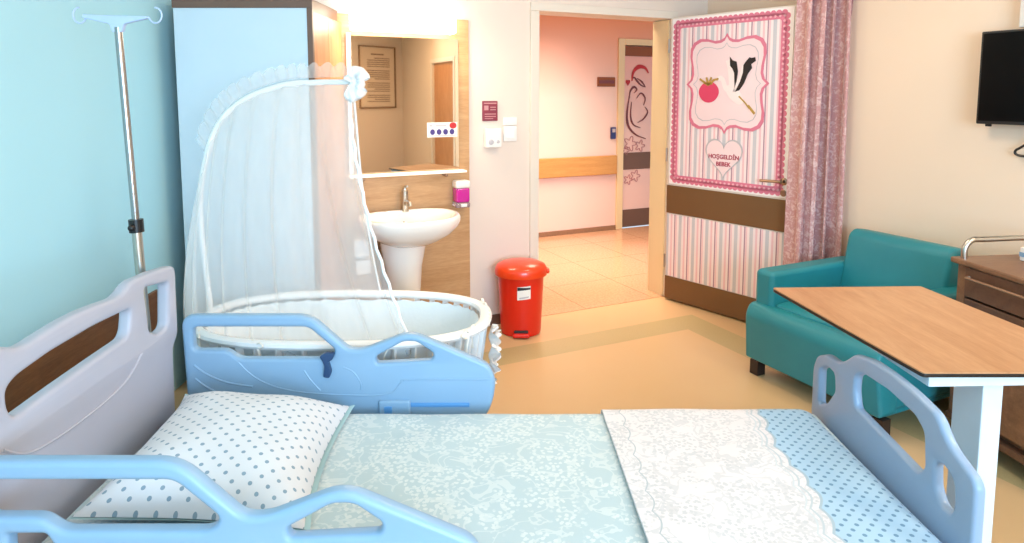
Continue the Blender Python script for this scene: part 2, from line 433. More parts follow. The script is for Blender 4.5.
wo = struct('window_1', wf, 'white')
# door casing of the open door: face frame and the reveal
fr = MB()
fr.box2((DL-.065, -.018, 0), (DL, .20, DT), .004).box2((DR, -.018, 0), (DR+.055, .20, DT), .004).box2((DL-.065, -.018, DT), (DR+.055, .20, DT+.055), .004)
struct('trim_1', fr, 'frame_cream', OB, BW)
struct('trim_7', MB().box2((DR-.008, .012, 0), (DR+.001, .195, DT-.004)).box2((DL-.001, .012, 0), (DL+.008, .195, DT-.004)), 'jamb', OB, BW)  # reveal liners whose colour carries the yellow corridor light
# baseboards
struct('baseboard_back', MB().box2((-1.5, -.012, 0), (DL-.07, 0, .07), .003), 'dark_brown', OB, BW)
struct('baseboard_right', MB().box2((.02, -.012, 0), (RD0-.06, 0, .07), .003), 'dark_brown', WR, RWZ)
# brown wooden bumper panel low on the left wall
struct('trim_2', MB().box2((XL, -1.6, .22), (XL+.02, 3.2, .585), .004), 'bumper')
# oak panel behind the washbasin
struct('trim_3', MB().box2((-2.45, -.018, 0), (-1.508, 0, 2.015), .003), 'oak', OB, BW)

# corridor ------------------------------------------------------------------
CO = 2.29
cf = MB().box2((-3.2, .161, -.1), (4.2, CO, -.001)); struct('corridor_floor', cf, 'tiles', OB, BW)
th_ = MB().box2((DL-.06, 0.0, -.02), (DR+.05, .165, .002)); struct('trim_4', th_, 'tiles', OB, BW)
struct('corridor_ceiling', MB().box2((-3.2, .16, 2.6), (4.2, CO, 2.7)), 'ceil', OB, BW)
cw = MB(); D20, D21 = 1.30, 2.22
cw.box2((-3.2, CO, 0), (D20, CO+.12, 2.6)).box2((D21, CO, 0), (4.2, CO+.12, 2.6)).box2((D20, CO, 2.1), (D21, CO+.12, 2.6))
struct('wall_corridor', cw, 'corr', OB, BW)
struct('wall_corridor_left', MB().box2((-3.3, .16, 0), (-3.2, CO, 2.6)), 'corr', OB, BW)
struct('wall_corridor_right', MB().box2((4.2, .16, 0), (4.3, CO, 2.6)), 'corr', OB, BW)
struct('baseboard_corridor', MB().box2((-3.2, CO-.015, 0), (D20-.09, CO, .05), .003), 'tanstone', OB, BW)
f2 = MB().box2((D20-.085, CO-.02, 0), (D20, CO+.1, 2.17), .004).box2((D21, CO-.02, 0), (D21+.085, CO+.1, 2.17), .004).box2((D20, CO-.02, 2.1), (D21, CO+.1, 2.17), .004)
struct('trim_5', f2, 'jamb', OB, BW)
hr = thing('wall_handrail', 'tan wooden handrail board along the corridor wall beyond the doorway', 'handrail', bwp(0, -CO), BW)
MB().box2((-3.1, -.05, .645), (D20-.1, -.02, .86), .012, 3).build('rail_board', 'rail_tan', hr)
for x in (-2.4, -.9, .1, 1.0): MB().box2((x-.03, -.022, .70), (x+.03, 0, .80)).build('bracket', 'steel', hr)
# the corridor's second door, with a painted mural
d2 = MB().box2((D20+.004, .03, .006), (D21-.004, .07, 2.096), .003)
m2 = N('pink door laminate'); m2.set(.45); z_ = m2.xyz()[2]
m2.col(m2.mix(m2.ramp(z_, 1.2, 2.0), lin('#f6d6cc'), lin('#f0b9ae')))
door2 = struct('door_2', d2, m2.m, bwp(0, -CO), BW)
for z0, z1, nm, mt in ((.68, .875, 'middle_band', 'dark_brown'), (.006, .21, 'kick_plate', 'dark_brown'), (1.98, 2.09, 'top_band', 'brownsign')):
    MB().box2((D20+.004, .022, z0), (D21-.004, .03, z1)).build(nm, mt, door2)
mb = MB()
def stroke(mb, pts, w, y=.024, n=8, t=.004):
    p = spline(pts, n); k = len(p)
    ws = w if not isinstance(w, (list, tuple)) else [w[0]+(w[1]-w[0])*(1-abs(2*i/(k-1)-1)) for i in range(k)]
    return mb.curve2d([ribbon2(p, ws)], t, 0, XZ(y))
stroke(mb, [(1.43, 1.70), (1.45, 1.80), (1.52, 1.86), (1.61, 1.85), (1.66, 1.79)], (.012, .05))
mb.build('painted_arc', 'muralred', door2)
def heart_poly(cx, cz, w, h, n=40):
    out = []
    for i in range(n):
        t = 2*pi*i/n; x = 16*sin(t)**3; y = 13*cos(t)-5*cos(2*t)-2*cos(3*t)-cos(4*t); out.append((cx+x/16*w/2, cz+(y+2.5)/14.5*h/2))
    return out
MB().curve2d([heart_poly(1.375, 1.675, .06, .07)], .004, 0, XZ(.024)).build('painted_heart', 'muralred', door2)
mb = MB()
stroke(mb, [(1.43, 1.71), (1.46, 1.74), (1.50, 1.70), (1.56, 1.65), (1.62, 1.63)], (.006, .022))
stroke(mb, [(1.50, 1.73), (1.57, 1.69), (1.62, 1.63)], (.006, .02))
stroke(mb, [(1.40, 1.50), (1.41, 1.58), (1.46, 1.63), (1.50, 1.60), (1.46, 1.56)], (.006, .026))
stroke(mb, [(1.41, 1.58), (1.38, 1.42), (1.37, 1.28), (1.40, 1.17), (1.50, 1.08), (1.64, 1.03)], (.008, .03))
stroke(mb, [(1.43, 1.46), (1.42, 1.30), (1.46, 1.20), (1.56, 1.16)], (.006, .022))
stroke(mb, [(1.50, 1.50), (1.56, 1.56), (1.62, 1.50), (1.60, 1.42)], (.006, .02))
stroke(mb, [(1.52, 1.22), (1.60, 1.26), (1.66, 1.34), (1.62, 1.40)], (.006, .02))
mb.build('painted_outline', 'muralbrown', door2)
mb = MB()
for cx, cz, r in ((1.42, .98, .09), (1.56, .95, .07), (1.36, .90, .05), (1.50, .60, .07), (1.40, .56, .06)):
    p = [(cx+r*(.72+.28*cos(5*a))*cos(a), cz+r*(.72+.28*cos(5*a))*sin(a)) for a in [2*pi*i/40 for i in range(41)]]
    mb.curve2d([ribbon2(p, .008)], .004, 0, XZ(.024))
mb.build('painted_blossoms', 'muralpink', door2)
sg = thing('door_sign', 'small copper brown name plate on the corridor wall', 'sign', bwp(1.06, -CO, 1.685), BW)
MB().box((0, -.008, 0), (.235, .016, .105), .006).build('plate', 'brownsign', sg)
MB().box((0, -.018, .0), (.20, .004, .035), .001).build('name_strip', 'muralbrown', sg)
rd = thing('wall_reader', 'small navy box on the corridor wall beside the far door', 'wall device', bwp(1.158, -CO, 1.11), BW)
MB().box((0, -.014, 0), (.065, .028, .135), .008).build('housing', 'navy', rd)
MB().box((0, -.030, .03), (.04, .004, .04), .001).build('display', 'greyprint', rd)

# ================================================================== OPEN DOOR with its poster
DA = radians(-51.1)
door1 = tag(MB().box2((.006, 0, .012), (.955, .042, 2.10), .003).build('door_1', 'frame_cream', None, (1.157, 4.895, 0), DA), kind='structure')
MB().box2((.012, -.003, .19), (.95, 0, .66)).build('striped_panel', 'stripes', door1)
MB().box2((.008, -.006, .668), (.95, 0, .876)).build('middle_band', 'band_brown', door1)
MB().box2((.008, -.006, .014), (.95, 0, .186)).build('kick_plate', 'band_brown', door1)
po = tag(MB().box2((.025, -.004, .888), (.948, 0, 2.09)).build('door_poster', 'stripes', door1), 'pink striped poster with a stork in a scalloped frame')
# outer white margin and the pink chain border
MB().curve2d([rect(.025, .888, .948, 2.09), rect(.055, .918, .905, 2.058)[::-1]], .002, 0, XZ(-.005)).build('margin', 'printwhite', po)
mb = MB()
bx0, bz0, bx1, bz1 = .055, .918, .905, 2.058
mb.curve2d([rnd(rect(bx0, bz0, bx1, bz1), .04), rnd(rect(bx0+.038, bz0+.038, bx1-.038, bz1-.038), .02)[::-1]], .003, 0, XZ(-.0055))
per = []
k = 22
for i in range(k): per += [(bx0+(i+.5)*(bx1-bx0)/k, bz0), (bx0+(i+.5)*(bx1-bx0)/k, bz1)]
k = 28
for i in range(k): per += [(bx0, bz0+(i+.5)*(bz1-bz0)/k), (bx1, bz0+(i+.5)*(bz1-bz0)/k)]
for x, z in per: mb.curve2d([[(x+.021*cos(a), z+.021*sin(a)) for a in [2*pi*j/10 for j in range(10)]]], .003, 0, XZ(-.0055))
mb.build('chain_border', 'pinkpaint', po)
mb = MB()
k = 26
for i in range(k):
    for z in (bz0+.019, bz1-.019): mb.curve2d([[(bx0+(i+.5)*(bx1-bx0)/k+.008*cos(a), z+.008*sin(a)) for a in [2*pi*j/8 for j in range(8)]]], .003, 0, XZ(-.0072))
k = 34
for i in range(k):
    for x in (bx0+.019, bx1-.019): mb.curve2d([[(x+.008*cos(a), bz0+(i+.5)*(bz1-bz0)/k+.008*sin(a)) for a in [2*pi*j/8 for j in range(8)]]], .003, 0, XZ(-.0072))
mb.build('chain_dots', 'chainpink', po)
Q = [(0, .335), (.018, .306), (.045, .292), (.09, .288), (.15, .305), (.21, .308), (.258, .285), (.283, .245), (.286, .19), (.272, .12), (.268, .07), (.280, .03), (.312, 0)]
def bracket(cx, cz, s=1.0):
    q = Q; L = [(x, z) for x, z in q] + [(x, -z) for x, z in q[::-1][1:]] + [(-x, -z) for x, z in q[1:]] + [(-x, z) for x, z in q[::-1][1:-1]]
    return [(cx+x*s, cz+z*s) for x, z in L]
PC = (.48, 1.618)
MB().curve2d([bracket(*PC)], .003, 0, XZ(-.006)).build('frame_field', 'palepink', po)
MB().curve2d([bracket(*PC, 1.02), bracket(*PC, .955)[::-1]], .004, 0, XZ(-.007)).build('frame_outline', 'pinkpaint', po)
MB().curve2d([bracket(*PC, .835), bracket(*PC, .82)[::-1]], .004, 0, XZ(-.007)).build('inner_line', 'greyprint', po)
st = MB()   # stork body: neck, body and wing bases, printed white
st.curve2d([[(.55+.085*cos(a)*cos(-.75)-.04*sin(a)*sin(-.75), 1.545+.085*cos(a)*sin(-.75)+.04*sin(a)*cos(-.75)) for a in [2*pi*i/24 for i in range(24)]]], .003, 0, XZ(-.0085))
stroke(st, [(.52, 1.56), (.48, 1.59), (.46, 1.64), (.44, 1.66), (.42, 1.65)], .03, -.0080, 6, .003)
for a, b, c in (((.535, 1.56), (.52, 1.70), (.50, 1.78)), ((.56, 1.56), (.60, 1.66), (.63, 1.74))): stroke(st, [a, b, c], .045, -.0090, 6, .003)
stork = st.build('stork', 'storkwhite', po)
w = MB()
w.curve2d([[(.508, 1.80), (.53, 1.775), (.56, 1.765), (.572, 1.70), (.565, 1.64), (.552, 1.59), (.548, 1.64), (.545, 1.69), (.53, 1.72), (.512, 1.74)]], .003, 0, XZ(-.0105))
w.curve2d([[(.695, 1.79), (.672, 1.785), (.655, 1.79), (.63, 1.765), (.612, 1.74), (.61, 1.69), (.59, 1.63), (.555, 1.565), (.588, 1.575), (.62, 1.62), (.645, 1.68), (.675, 1.72), (.668, 1.745), (.70, 1.765)]], .003, 0, XZ(-.0105))
w.build('wing_feathers', 'inkblack', stork)
w = MB(); stroke(w, [(.585, 1.535), (.63, 1.495), (.665, 1.455)], .010, -.0105, 6, .003); stroke(w, [(.655, 1.475), (.705, 1.42)], .016, -.0105, 6, .003)
stroke(w, [(.425, 1.655), (.38, 1.645)], .012, -.0105, 4, .003); w.build('beak_and_legs', 'gold', stork)
w = MB(); w.curve2d([[(.35+.08*cos(a)*(1+.10*sin(a)), 1.558+.068*sin(a)+.012*max(0, sin(a))**4) for a in [2*pi*i/28 for i in range(28)]]], .003, 0, XZ(-.0105)); bun = w.build('bundle', 'rose', po)
w = MB()
for p in ([(.345, 1.61), (.30, 1.64), (.275, 1.655)], [(.345, 1.61), (.39, 1.645), (.42, 1.65)], [(.345, 1.61), (.33, 1.665)], [(.345, 1.61), (.37, 1.665)], [(.31, 1.625), (.38, 1.622)]): stroke(w, p, .014, -.0125, 5, .003)
w.build('bow_knot', 'gold', bun)
MB().curve2d([heart_poly(.483, 1.105, .285, .27)], .003, 0, XZ(-.0085)).build('heart_field', 'palepink', po)
MB().curve2d([heart_poly(.483, 1.105, .29, .275), heart_poly(.483, 1.105, .272, .255)[::-1]], .003, 0, XZ(-.0095)).build('heart_outline', 'greyprint', po)
w = MB(); w.text('HO\u015eGELD\u0130N', .041, .002, XZ(-.011) @ Matrix.Translation((.483, 1.118, 0)), bold=.0009); w.text('BEBEK', .041, .002, XZ(-.011) @ Matrix.Translation((.483, 1.068, 0)), bold=.0009)
w.build('lettering', 'textred', po)
hd = MB(); hd.lathe([(.024, 0), (.024, .006), (.012, .01), (.012, .04)], (0, 0, 0), 16)
hd.bm.transform(Matrix.Translation((.925, -.004, .995)) @ Matrix.Rotation(pi/2, 4, 'X'))
hd.tube([(.925, -.045, .995), (.89, -.05, .995), (.80, -.05, .992), (.785, -.048, .991)], .0095, 10)
hd.build('handle', 'bronze', door1)
hd = MB(); hd.lathe([(.022, 0), (.022, .006), (.016, .009)], (0, 0, 0), 16); hd.bm.transform(Matrix.Translation((.925, -.004, .92)) @ Matrix.Rotation(pi/2, 4, 'X')); hd.build('lock_plate', 'bronze', door1)
for z in (.3, 1.1, 1.9): MB().tube([(.0, -.008, z-.05), (.0, -.008, z+.05)], .008, 8).build('hinge', 'steel', door1)

# ================================================================== BACK WALL FITTINGS
def wallthing(name, label, cat, u, z, off=0.0, group=None): return thing(name, label, cat, bwp(u, off, z), BW, group)
# mirror
mr = wallthing('wall_mirror', 'large rectangular mirror on the oak panel above the washbasin', 'mirror', -1.92, 1.076, .019)
MB().box2((-.335, -.010, .0), (.335, 0, .815)).build('mirror_glass', 'mirror', mr, smooth=0)
MB().box2((-.362, -.016, -.0), (-.335, 0, .83), .003).build('edge_strip', 'white', mr)
lp = wallthing('vanity_lamp', 'glowing white box lamp mounted above the mirror', 'lamp', -1.95, 1.915, .019)
MB().box2((-.29, -.055, .03), (.29, 0, .10), .004).build('lamp_base', 'steel', lp)
MB().box2((-.315, -.12, 0), (.315, -.03, .122), .012, 3).build('lamp_shade', 'lamp', lp)
stk = wallthing('mirror_sticker', 'small white notice with purple icons stuck on the mirror', 'sticker', -1.69, 1.325, .0292)
MB().box2((-.105, -.0015, -.045), (.095, 0, .048)).build('card', 'white_plastic', stk)
mb = MB()
for i in range(4): mb.curve2d([[(-.07+i*.043+.016*cos(a), -.012+.018*sin(a)) for a in [2*pi*j/12 for j in range(12)]]], .001, 0, XZ(-.002))
mb.build('icons', 'purple', stk)
MB().curve2d([[(.066+.024*cos(a), .027+.02*sin(a)) for a in [2*pi*j/16 for j in range(16)]]], .001, 0, XZ(-.002)).build('red_spot', 'muralred', stk)
MB().box2((-.09, -.0022, .022), (-.07, -.0012, .036)).box2((-.05, -.0022, .022), (.02, -.0012, .034)).box2((-.09, -.0022, -.038), (.08, -.0012, -.033)).build('print_lines', 'greyprint', stk)
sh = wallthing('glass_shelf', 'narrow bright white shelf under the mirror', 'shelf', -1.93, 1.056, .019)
MB().box2((-.36, -.075, 0), (.375, 0, .014), .004).build('shelf_board', 'shelf_glow', sh)
for x in (-.28, .24):
    MB().tube([(x, 0, -.012), (x, -.06, -.012)], .009, 10).ball((x, -.06, -.012), .012).build('shelf_bracket', 'bronze', sh)
# washbasin ------------------------------------------------------------------
wbn = wallthing('washbasin', 'white ceramic pedestal washbasin on the oak panel', 'washbasin', -1.98, .02, .019)
mb = MB()
def basin_outer(u, v):
    a = 2*pi*u; prof = [(.0, .65), (.40, .65), (.60, .675), (.82, .715), (.96, .76), (1.0, .79), (1.0, .81), (.97, .822), (.90, .822), (.84, .80), (.74, .74), (.5, .705), (.2, .695), (0, .695)]
    i = v*(len(prof)-1); k = min(int(i), len(prof)-2); f = i-k; r = prof[k][0]*(1-f)+prof[k+1][0]*f; z = prof[k][1]*(1-f)+prof[k+1][1]*f
    x = cos(a); y = sin(a); e = .75
    X = .30*r*math.copysign(abs(x)**e, x); Y = .235*r*math.copysign(abs(y)**(e if y > 0 else 1.0), y)
    if y > 0: Y *= .93
    if v > .6 and y > 0 and r > .55: Y -= .02*(1 if r < .92 else 0)
    return (X, Y-.235, z)
mb.grid(basin_outer, 49, 27); bmesh.ops.remove_doubles(mb.bm, verts=mb.bm.verts, dist=1e-4)
mb.build('bowl', 'ceramic', wbn, smooth=1.0)
mb = MB(); mb.lathe([(.118, -.02), (.118, .02), (.104, .06), (.098, .3), (.112, .5), (.135, .62), (.14, .67)], (-.02, -.15, 0), 28, 1.0, .95); mb.build('pedestal', 'ceramic', wbn)
MB().lathe([(.011, 0), (.011, .006)], (0, 0, 0), 14).build('overflow_hole', 'rubber', wbn, (.005, -.078, .752))
MB().lathe([(.02, .0), (.02, .004), (.008, .006)], (0, -.24, .696), 16).build('drain', 'chrome', wbn)
fc = wallthing('basin_faucet', 'slim chrome single lever faucet on the back of the washbasin', 'faucet', -1.955, .833, .066)
MB().lathe([(.026, 0), (.026, .008), (.019, .014), (.019, .085), (.021, .09), (.021, .125), (.016, .132)], (0, 0, 0), 18).build('body', 'steel', fc)
MB().tube([(0, -.015, .05), (0, -.06, .066), (0, -.105, .066), (0, -.112, .05)], [.013, .012, .011, .011], 10).build('spout', 'steel', fc)
MB().tube([(0, 0, .13), (0, 0, .145), (0, -.03, .158), (0, -.06, .162)], [.012, .011, .008, .006], 10).build('lever', 'steel', fc)
sp = wallthing('soap_dispenser', 'wall soap dispenser filled with magenta soap beside the basin', 'soap dispenser', -1.583, .83, .019)
MB().box2((-.05, -.085, .125), (.05, 0, .175), .015, 3).build('cover', 'white_plastic', sp)
MB().box2((-.046, -.08, .035), (.046, -.004, .126), .012, 3).build('reservoir', 'magenta', sp)
MB().box2((-.048, -.083, .0), (.048, 0, .036), .012, 3).build('nozzle_base', 'clear', sp)
MB().box2((-.02, -.095, .008), (.02, -.08, .028), .004).build('push_tab', 'white_plastic', sp)
ph = wallthing('paper_holder', 'white stepped paper holder on the oak panel behind the net', 'paper holder', -2.228, .46, .019)
MB().box2((-.05, -.085, .125), (.04, 0, .225), .01).build('upper_box', 'white_plastic', ph)
MB().box2((-.045, -.10, .02), (.045, 0, .105), .01).build('lower_box', 'white_plastic', ph)
MB().box2((-.02, -.02, .0), (.03, 0, .215), .005).build('back_plate', 'white_plastic', ph)
MB().tube(spline([(-.15, 0, .60), (-.15, -.07, .60), (-.14, -.10, .63), (-.12, -.11, .70)], 6), .010, 10).build('supply_pipe', 'bronze', wbn)
# wall plates
pq = wallthing('wall_sign', 'small square crimson sign plate above the white wall switch', 'sign', -1.358, 1.44)
MB().box((0, -.006, 0), (.108, .012, .13), .004).build('plate', 'signred', pq)
mb = MB()
for i, (x, z, ww, hh) in enumerate(((0, .05, .09, .008), (-.028, .02, .03, .03), (.02, .024, .04, .006), (.02, .008, .04, .006), (0, -.02, .08, .006), (0, -.036, .08, .006), (-.01, -.05, .06, .005))): mb.box((x, -.0125, z), (ww, .001, hh))
mb.build('print_marks', 'muralpink', pq)
sw = wallthing('thermostat', 'white wall control box with two small dials below the crimson sign', 'wall switch', -1.345, 1.265)
MB().box((0, -.022, 0), (.11, .044, .125), .006).build('housing', 'white_plastic', sw)
for x, r in ((-.022, .018), (.028, .011)):
    mb = MB(); mb.lathe([(r, 0), (r, .004), (r*.7, .007)], (0, 0, 0), 18); mb.bm.transform(Matrix.Translation((x, -.044, -.025)) @ Matrix.Rotation(pi/2, 4, 'X')); mb.build('dial', 'greyprint', sw)
bp = wallthing('blank_plate', 'blank pale plate just above the light switch beside the doorway', 'wall plate', -1.213, 1.37)
MB().box((0, -.005, 0), (.10, .010, .052), .004).build('plate', 'white_plastic', bp)
ls = wallthing('light_switch', 'white rocker light switch under the blank plate beside the doorway', 'light switch', -1.213, 1.288)
MB().box((0, -.006, 0), (.098, .012, .102), .005).build('plate', 'white_plastic', ls)
MB().box((0, -.014, 0), (.054, .008, .058), .003).build('rocker', 'white', ls)

# bin --------------------------------------------------------------------------
bn = thing('pedal_bin', 'red plastic pedal bin with domed lid beside the doorway', 'bin', (.058, 4.195, 0), radians(0))
mb = MB(); mb.lathe([(.118, 0), (.128, .004), (.132, .03), (.150, .40), (.150, .41)], (0, 0, 0), 40, 1, .9); mb.build('body', 'red', bn)
mb = MB(); mb.lathe([(.152, .385), (.168, .388), (.171, .40), (.169, .43), (.155, .452), (.12, .468), (.06, .476), (.001, .478)], (0, 0, 0), 40, 1, .9); mb.build('lid', 'orange_red', bn)
MB().box2((.155, -.03, .395), (.185, .03, .425), .01, 3).build('lid_tab', 'orange_red', bn)
MB().box2((-.055, -.15, .008), (.055, -.105, .034), .01, 3).build('pedal', 'red', bn)
MB().box2((-.045, -.128, .010), (.045, -.11, .05), .006).build('pedal_recess', 'rubber', bn)
def bsurf(x, z, r): return -r*.9*sqrt(max(0, 1-(x/r)**2))
def stick_at(x, z, lift): return (x, bsurf(x, z, .132+.018*(z-.03)/.37)-lift, z)
mb = MB(); mb.grid(lambda u, v: stick_at(-.025+.085*u, .25+.085*v+.008*u, .0012), 10, 4); stkr = mb.build('bin_sticker', 'white_plastic', bn)
mb = MB(); mb.grid(lambda u, v: stick_at(-.024+.083*u, .312+.022*v*(1-.5*u)+.008*u, .0022), 10, 3); mb.build('sticker_print', 'rubber', stkr)
mb = MB(); mb.grid(lambda u, v: stick_at(-.012+.06*u, .258+.010*v+.008*u, .0022), 8, 2); mb.build('sticker_print', 'greyprint', stkr)

# ================================================================== WARDROBE (built in beside the washbasin)
WY, WX0_, WX1_, WT = 3.33, -1.685, -.99, 2.03
wd = thing('wardrobe', 'tall built-in wardrobe with white side panel and wooden doors', 'wardrobe', (WX1_, WY, 0), 0)
yb = lambda x: OB.y + (x-OB.x)*math.tan(TH) - .006
w_ = WX1_-WX0_
poly = [(-w_, .02, 0), (-.025, .02, 0), (-.025, yb(WX1_-.025)-WY, 0), (-w_, yb(WX0_)-WY, 0)]
MB().prism(poly, (0, 0, WT-.0)).build('carcass', 'dark_brown', wd)
MB().box2((-w_+.004, 0, 0), (-.028, .02, WT-.055), .002).build('side_panel', 'panelwhite', wd)
MB().box2((-w_, -.004, WT-.055), (.0, .02, WT), .002).build('top_edge', 'dark_brown', wd)
MB().box2((-.028, -.004, 0), (.0, .02, WT-.055), .002).build('corner_edge', 'dark_brown', wd)
dep = yb(WX1_)-WY
for a, b in ((.022, dep*.5-.002), (dep*.5+.002, dep-.02)):
    dd = MB().box2((-.022, a, .08), (-.002, b, WT-.07), .002).build('door', 'oak_v', wd)
    pass

# ================================================================== HOSPITAL BED
BC = Vector((-.05, 1.87, 0))
bed = thing('hospital_bed', 'blue and grey plastic hospital bed in the foreground', 'bed', BC, 0)
RY_F, RY_N = 2.358, 1.395
def rp(px, py): p = ony(px, py, RY_F); return (p.x-BC.x, p.z)
ro = [rp(*q) for q in ((182.6, 314), (311, 314), (350, 348), (364, 348), (410.7, 330), (489, 363), (496, 378), (493, 402), (480, 425), (192, 425))]
rr = [.05, .05, .04, .04, .05, .05, .06, .05, .05, .03]
h1 = [rp(*q) for q in ((194.5, 325.5), (309.5, 325.5), (337.5, 349), (330, 357), (241, 357), (229, 348.5), (195.5, 348.5))]
h2 = [rp(*q) for q in ((376.5, 355), (404, 340), (417, 340), (434.5, 352), (432.5, 358.5), (377.5, 361.5))]
h3 = [rp(*q) for q in ((209, 358.5), (232, 358.5), (240, 371), (209, 371))]
def rail(Y, sgn, inner):
    loops = [rnd(ro, rr), rnd(h1, .022)[::-1], rnd(h2, .016)[::-1]] + ([] if inner else [rnd(h3, .008)[::-1]])
    mb = MB().curve2d(loops, .042, .013, XZ(Y-BC.y), 3)
    o = mb.build('side_rail', 'bed_blue', bed, smooth=.9)
    y = Y-BC.y - .021*sgn      # the face turned towards the mattress side the camera sees
    return o, y
ra, ya = rail(RY_F, 1, True)
mb = MB()
def emb(pts, r=.004, flat=(1, .6)):
    mb.tube([(p[0], ya, p[1]) for p in spline([rp(*q) for q in pts], 6)], r, 6)
emb([(197, 363), (210, 372), (230, 380), (255, 384)]); emb([(198, 376), (212, 386), (232, 394), (256, 398)])
emb([(241, 360), (256, 374), (280, 385), (318, 391), (385, 392), (402, 380), (410, 377), (490, 377)], .003)
emb([(306, 368), (312, 377), (322, 388)], .003); emb([(345, 365), (355, 370), (362, 381), (362, 388)], .003)
mb.build('moulded_ridge', 'bed_blue', ra)
mb = MB(); c = rp(330, 352)
P_ = [rp(*q) for q in ((322, 353), (328, 349), (337, 350), (335, 356), (331, 358), (334, 368), (332, 374), (326, 373), (327, 362), (325, 357))]
mb.curve2d([rnd(P_, .006)], .022, .004, XZ(ya-.008)); mb.build('latch', 'latch', ra)
mb = MB(); a = rp(380, 397); b = rp(412, 413); mb.box2((a[0], ya-.014, b[1]), (b[0], ya+.004, a[1]), .012, 3); a = rp(386, 402); b = rp(394, 413)
mb.build('hinge_cover', 'bed_blue', ra)
MB().box2((a[0], ya-.018, b[1]), (b[0], ya-.012, a[1]), .003).build('hinge_slot', 'groove', ra)
a = rp(408, 400); b = rp(470, 404); MB().box2((a[0], ya-.006, b[1]), (b[0], ya+.004, a[1]), .004).build('lower_groove', 'groove', ra)
rb, ybk = rail(RY_N, 1, False)
# headboard and footboard
HBX = -1.22
def hp(px, py): p = onx(px, py, HBX); return (p.y-BC.y, p.z)
half = [hp(*q) for q in ((175.5, 406), (174, 347), (179, 334), (176, 265), (157, 270.5), (132, 281), (121, 297))]
hc = 1.797-BC.y
zb = .20
out = [(half[0][0], zb)] + half[1:] + [(2*hc-y, z) for y, z in half[:0:-1]] + [(2*hc-half[0][0], zb)]
mid = (hc, .93)
out = out[:7] + [(hc, half[6][1]+.02)] + out[7:]
sm = [hp(*q) for q in ((144.7, 288), (168.5, 282), (168.5, 326), (159, 335), (150, 331), (147.5, 308))]
sm2 = [(2*hc-y, z) for y, z in sm][::-1]
lgz0, lgz1 = .70, .88
l_ = [hp(*q) for q in ((132, 308), (129.6, 336))]
big = [l_[0], l_[1], hp(98, 358), hp(60, 385), hp(17, 417), hp(9, 410), hp(7, 390), hp(17, 377), hp(50, 353), hp(95, 326)]
mb = MB().curve2d([rnd(out, [.01, .02, .03, .03, .03, .05, .05, .2, .05, .05, .03, .03, .03, .02, .01]), rnd(sm, .02)[::-1], rnd(sm2, .02)[::-1], rnd(big, .03)[::-1]], .045, .014, YZ(HBX-.0225-BC.x), 3)
hb = mb.build('headboard', tag and 'bed_grey', bed, smooth=.9)
mb = MB(); mb.tube([(HBX-BC.x+.001, y, z) for y, z in spline([(2*hc-l_[1][0]-.05, .70), (hc-.2, .645), (hc, .63), (hc+.2, .645), (l_[1][0]+.06, .70)], 6)], .004, 6); mb.build('moulded_ridge', 'bed_grey', hb)
FBX = 1.10
def fp(px, py): p = onx(px, py, FBX); return (p.y-BC.y, p.z)
fo = [fp(*q) for q in ((810.5, 411), (812.6, 366), (816.4, 355.5), (826, 354), (837, 362.2), (844.4, 360.6), (854, 354), (872.5, 360.6), (893, 375), (913.6, 392.4), (936, 414.8), (943.6, 435.4), (951, 450), (971.6, 478.4), (975.4, 489.6), (973.5, 519.6))]
fo = fo + [(fo[-1][0], .16), (fo[0][0], .16)]
f1 = [fp(*q) for q in ((819.6, 369), (827, 366.5), (834, 374), (834.5, 391), (826, 403.5), (818.6, 403.6))]
f2_ = [fp(*q) for q in ((855, 376), (862, 373.5), (887.5, 390.5), (913.6, 414.8), (923, 431.7), (923.7, 467), (917.5, 472.5), (887.5, 441), (855, 407.3), (853.5, 390))]
f3 = [fp(*q) for q in ((934, 463), (942, 464), (952.5, 480), (953.5, 504), (950, 514), (940, 505), (934, 488))]
mb = MB().curve2d([rnd(fo, [.01, .03, .02, .02, .03, .02, .02, .03, .03, .03, .03, .03, .02, .03, .03, .03, .05, .05]), rnd(f1, .015)[::-1], rnd(f2_, .015)[::-1], rnd(f3, .015)[::-1]], .030, .011, YZ(FBX+.015-BC.x), 3)
mb.build('footboard', 'bed_foot', bed, smooth=.9)
mb = MB()
mb.box2((HBX+.01-BC.x, -.36, .20), (FBX-.01-BC.x, .36, .255), .008)
bf = mb.build('bed_frame', 'frame_white', bed)
mb = MB().box2((-.9, -.38, .10), (.9, -.32, .16), .008).box2((-.9, .32, .10), (.9, .38, .16), .008).box2((-.9, -.38, .10), (-.84, .38, .16), .008).box2((.84, -.38, .10), (.9, .38, .16), .008)
mb.build('chassis', 'frame_white', bed)
for x in (-.6, .6): MB().box2((x-.05, -.06, .13), (x+.05, .06, .21), .006).build('lift_column', 'frame_white', bed)
for x in (-.87, .87):
    for y in (-.35, .35):
        cs = MB().lathe([(.045, -.015), (.05, -.01), (.05, .01), (.045, .015)], (0, 0, 0), 20)
        cs.bm.transform(Matrix.Translation((x, y, .05)) @ Matrix.Rotation(pi/2, 4, 'X')); cs = cs.build('caster', 'rubber', bed)
        MB().box2((x-.03, y-.022, .06), (x+.03, y+.022, .11), .008).build('caster_housing', 'frame_white', cs)
for Y, s in ((RY_F, -1), (RY_N, 1)):
    for x in (-.75, .1): MB().box2((x-.03, Y-BC.y+s*.02 if s > 0 else Y-BC.y-.09, .21), (x+.03, Y-BC.y+.09 if s > 0 else Y-BC.y-.02, .25), .005).build('rail_arm', 'frame_white', bed)

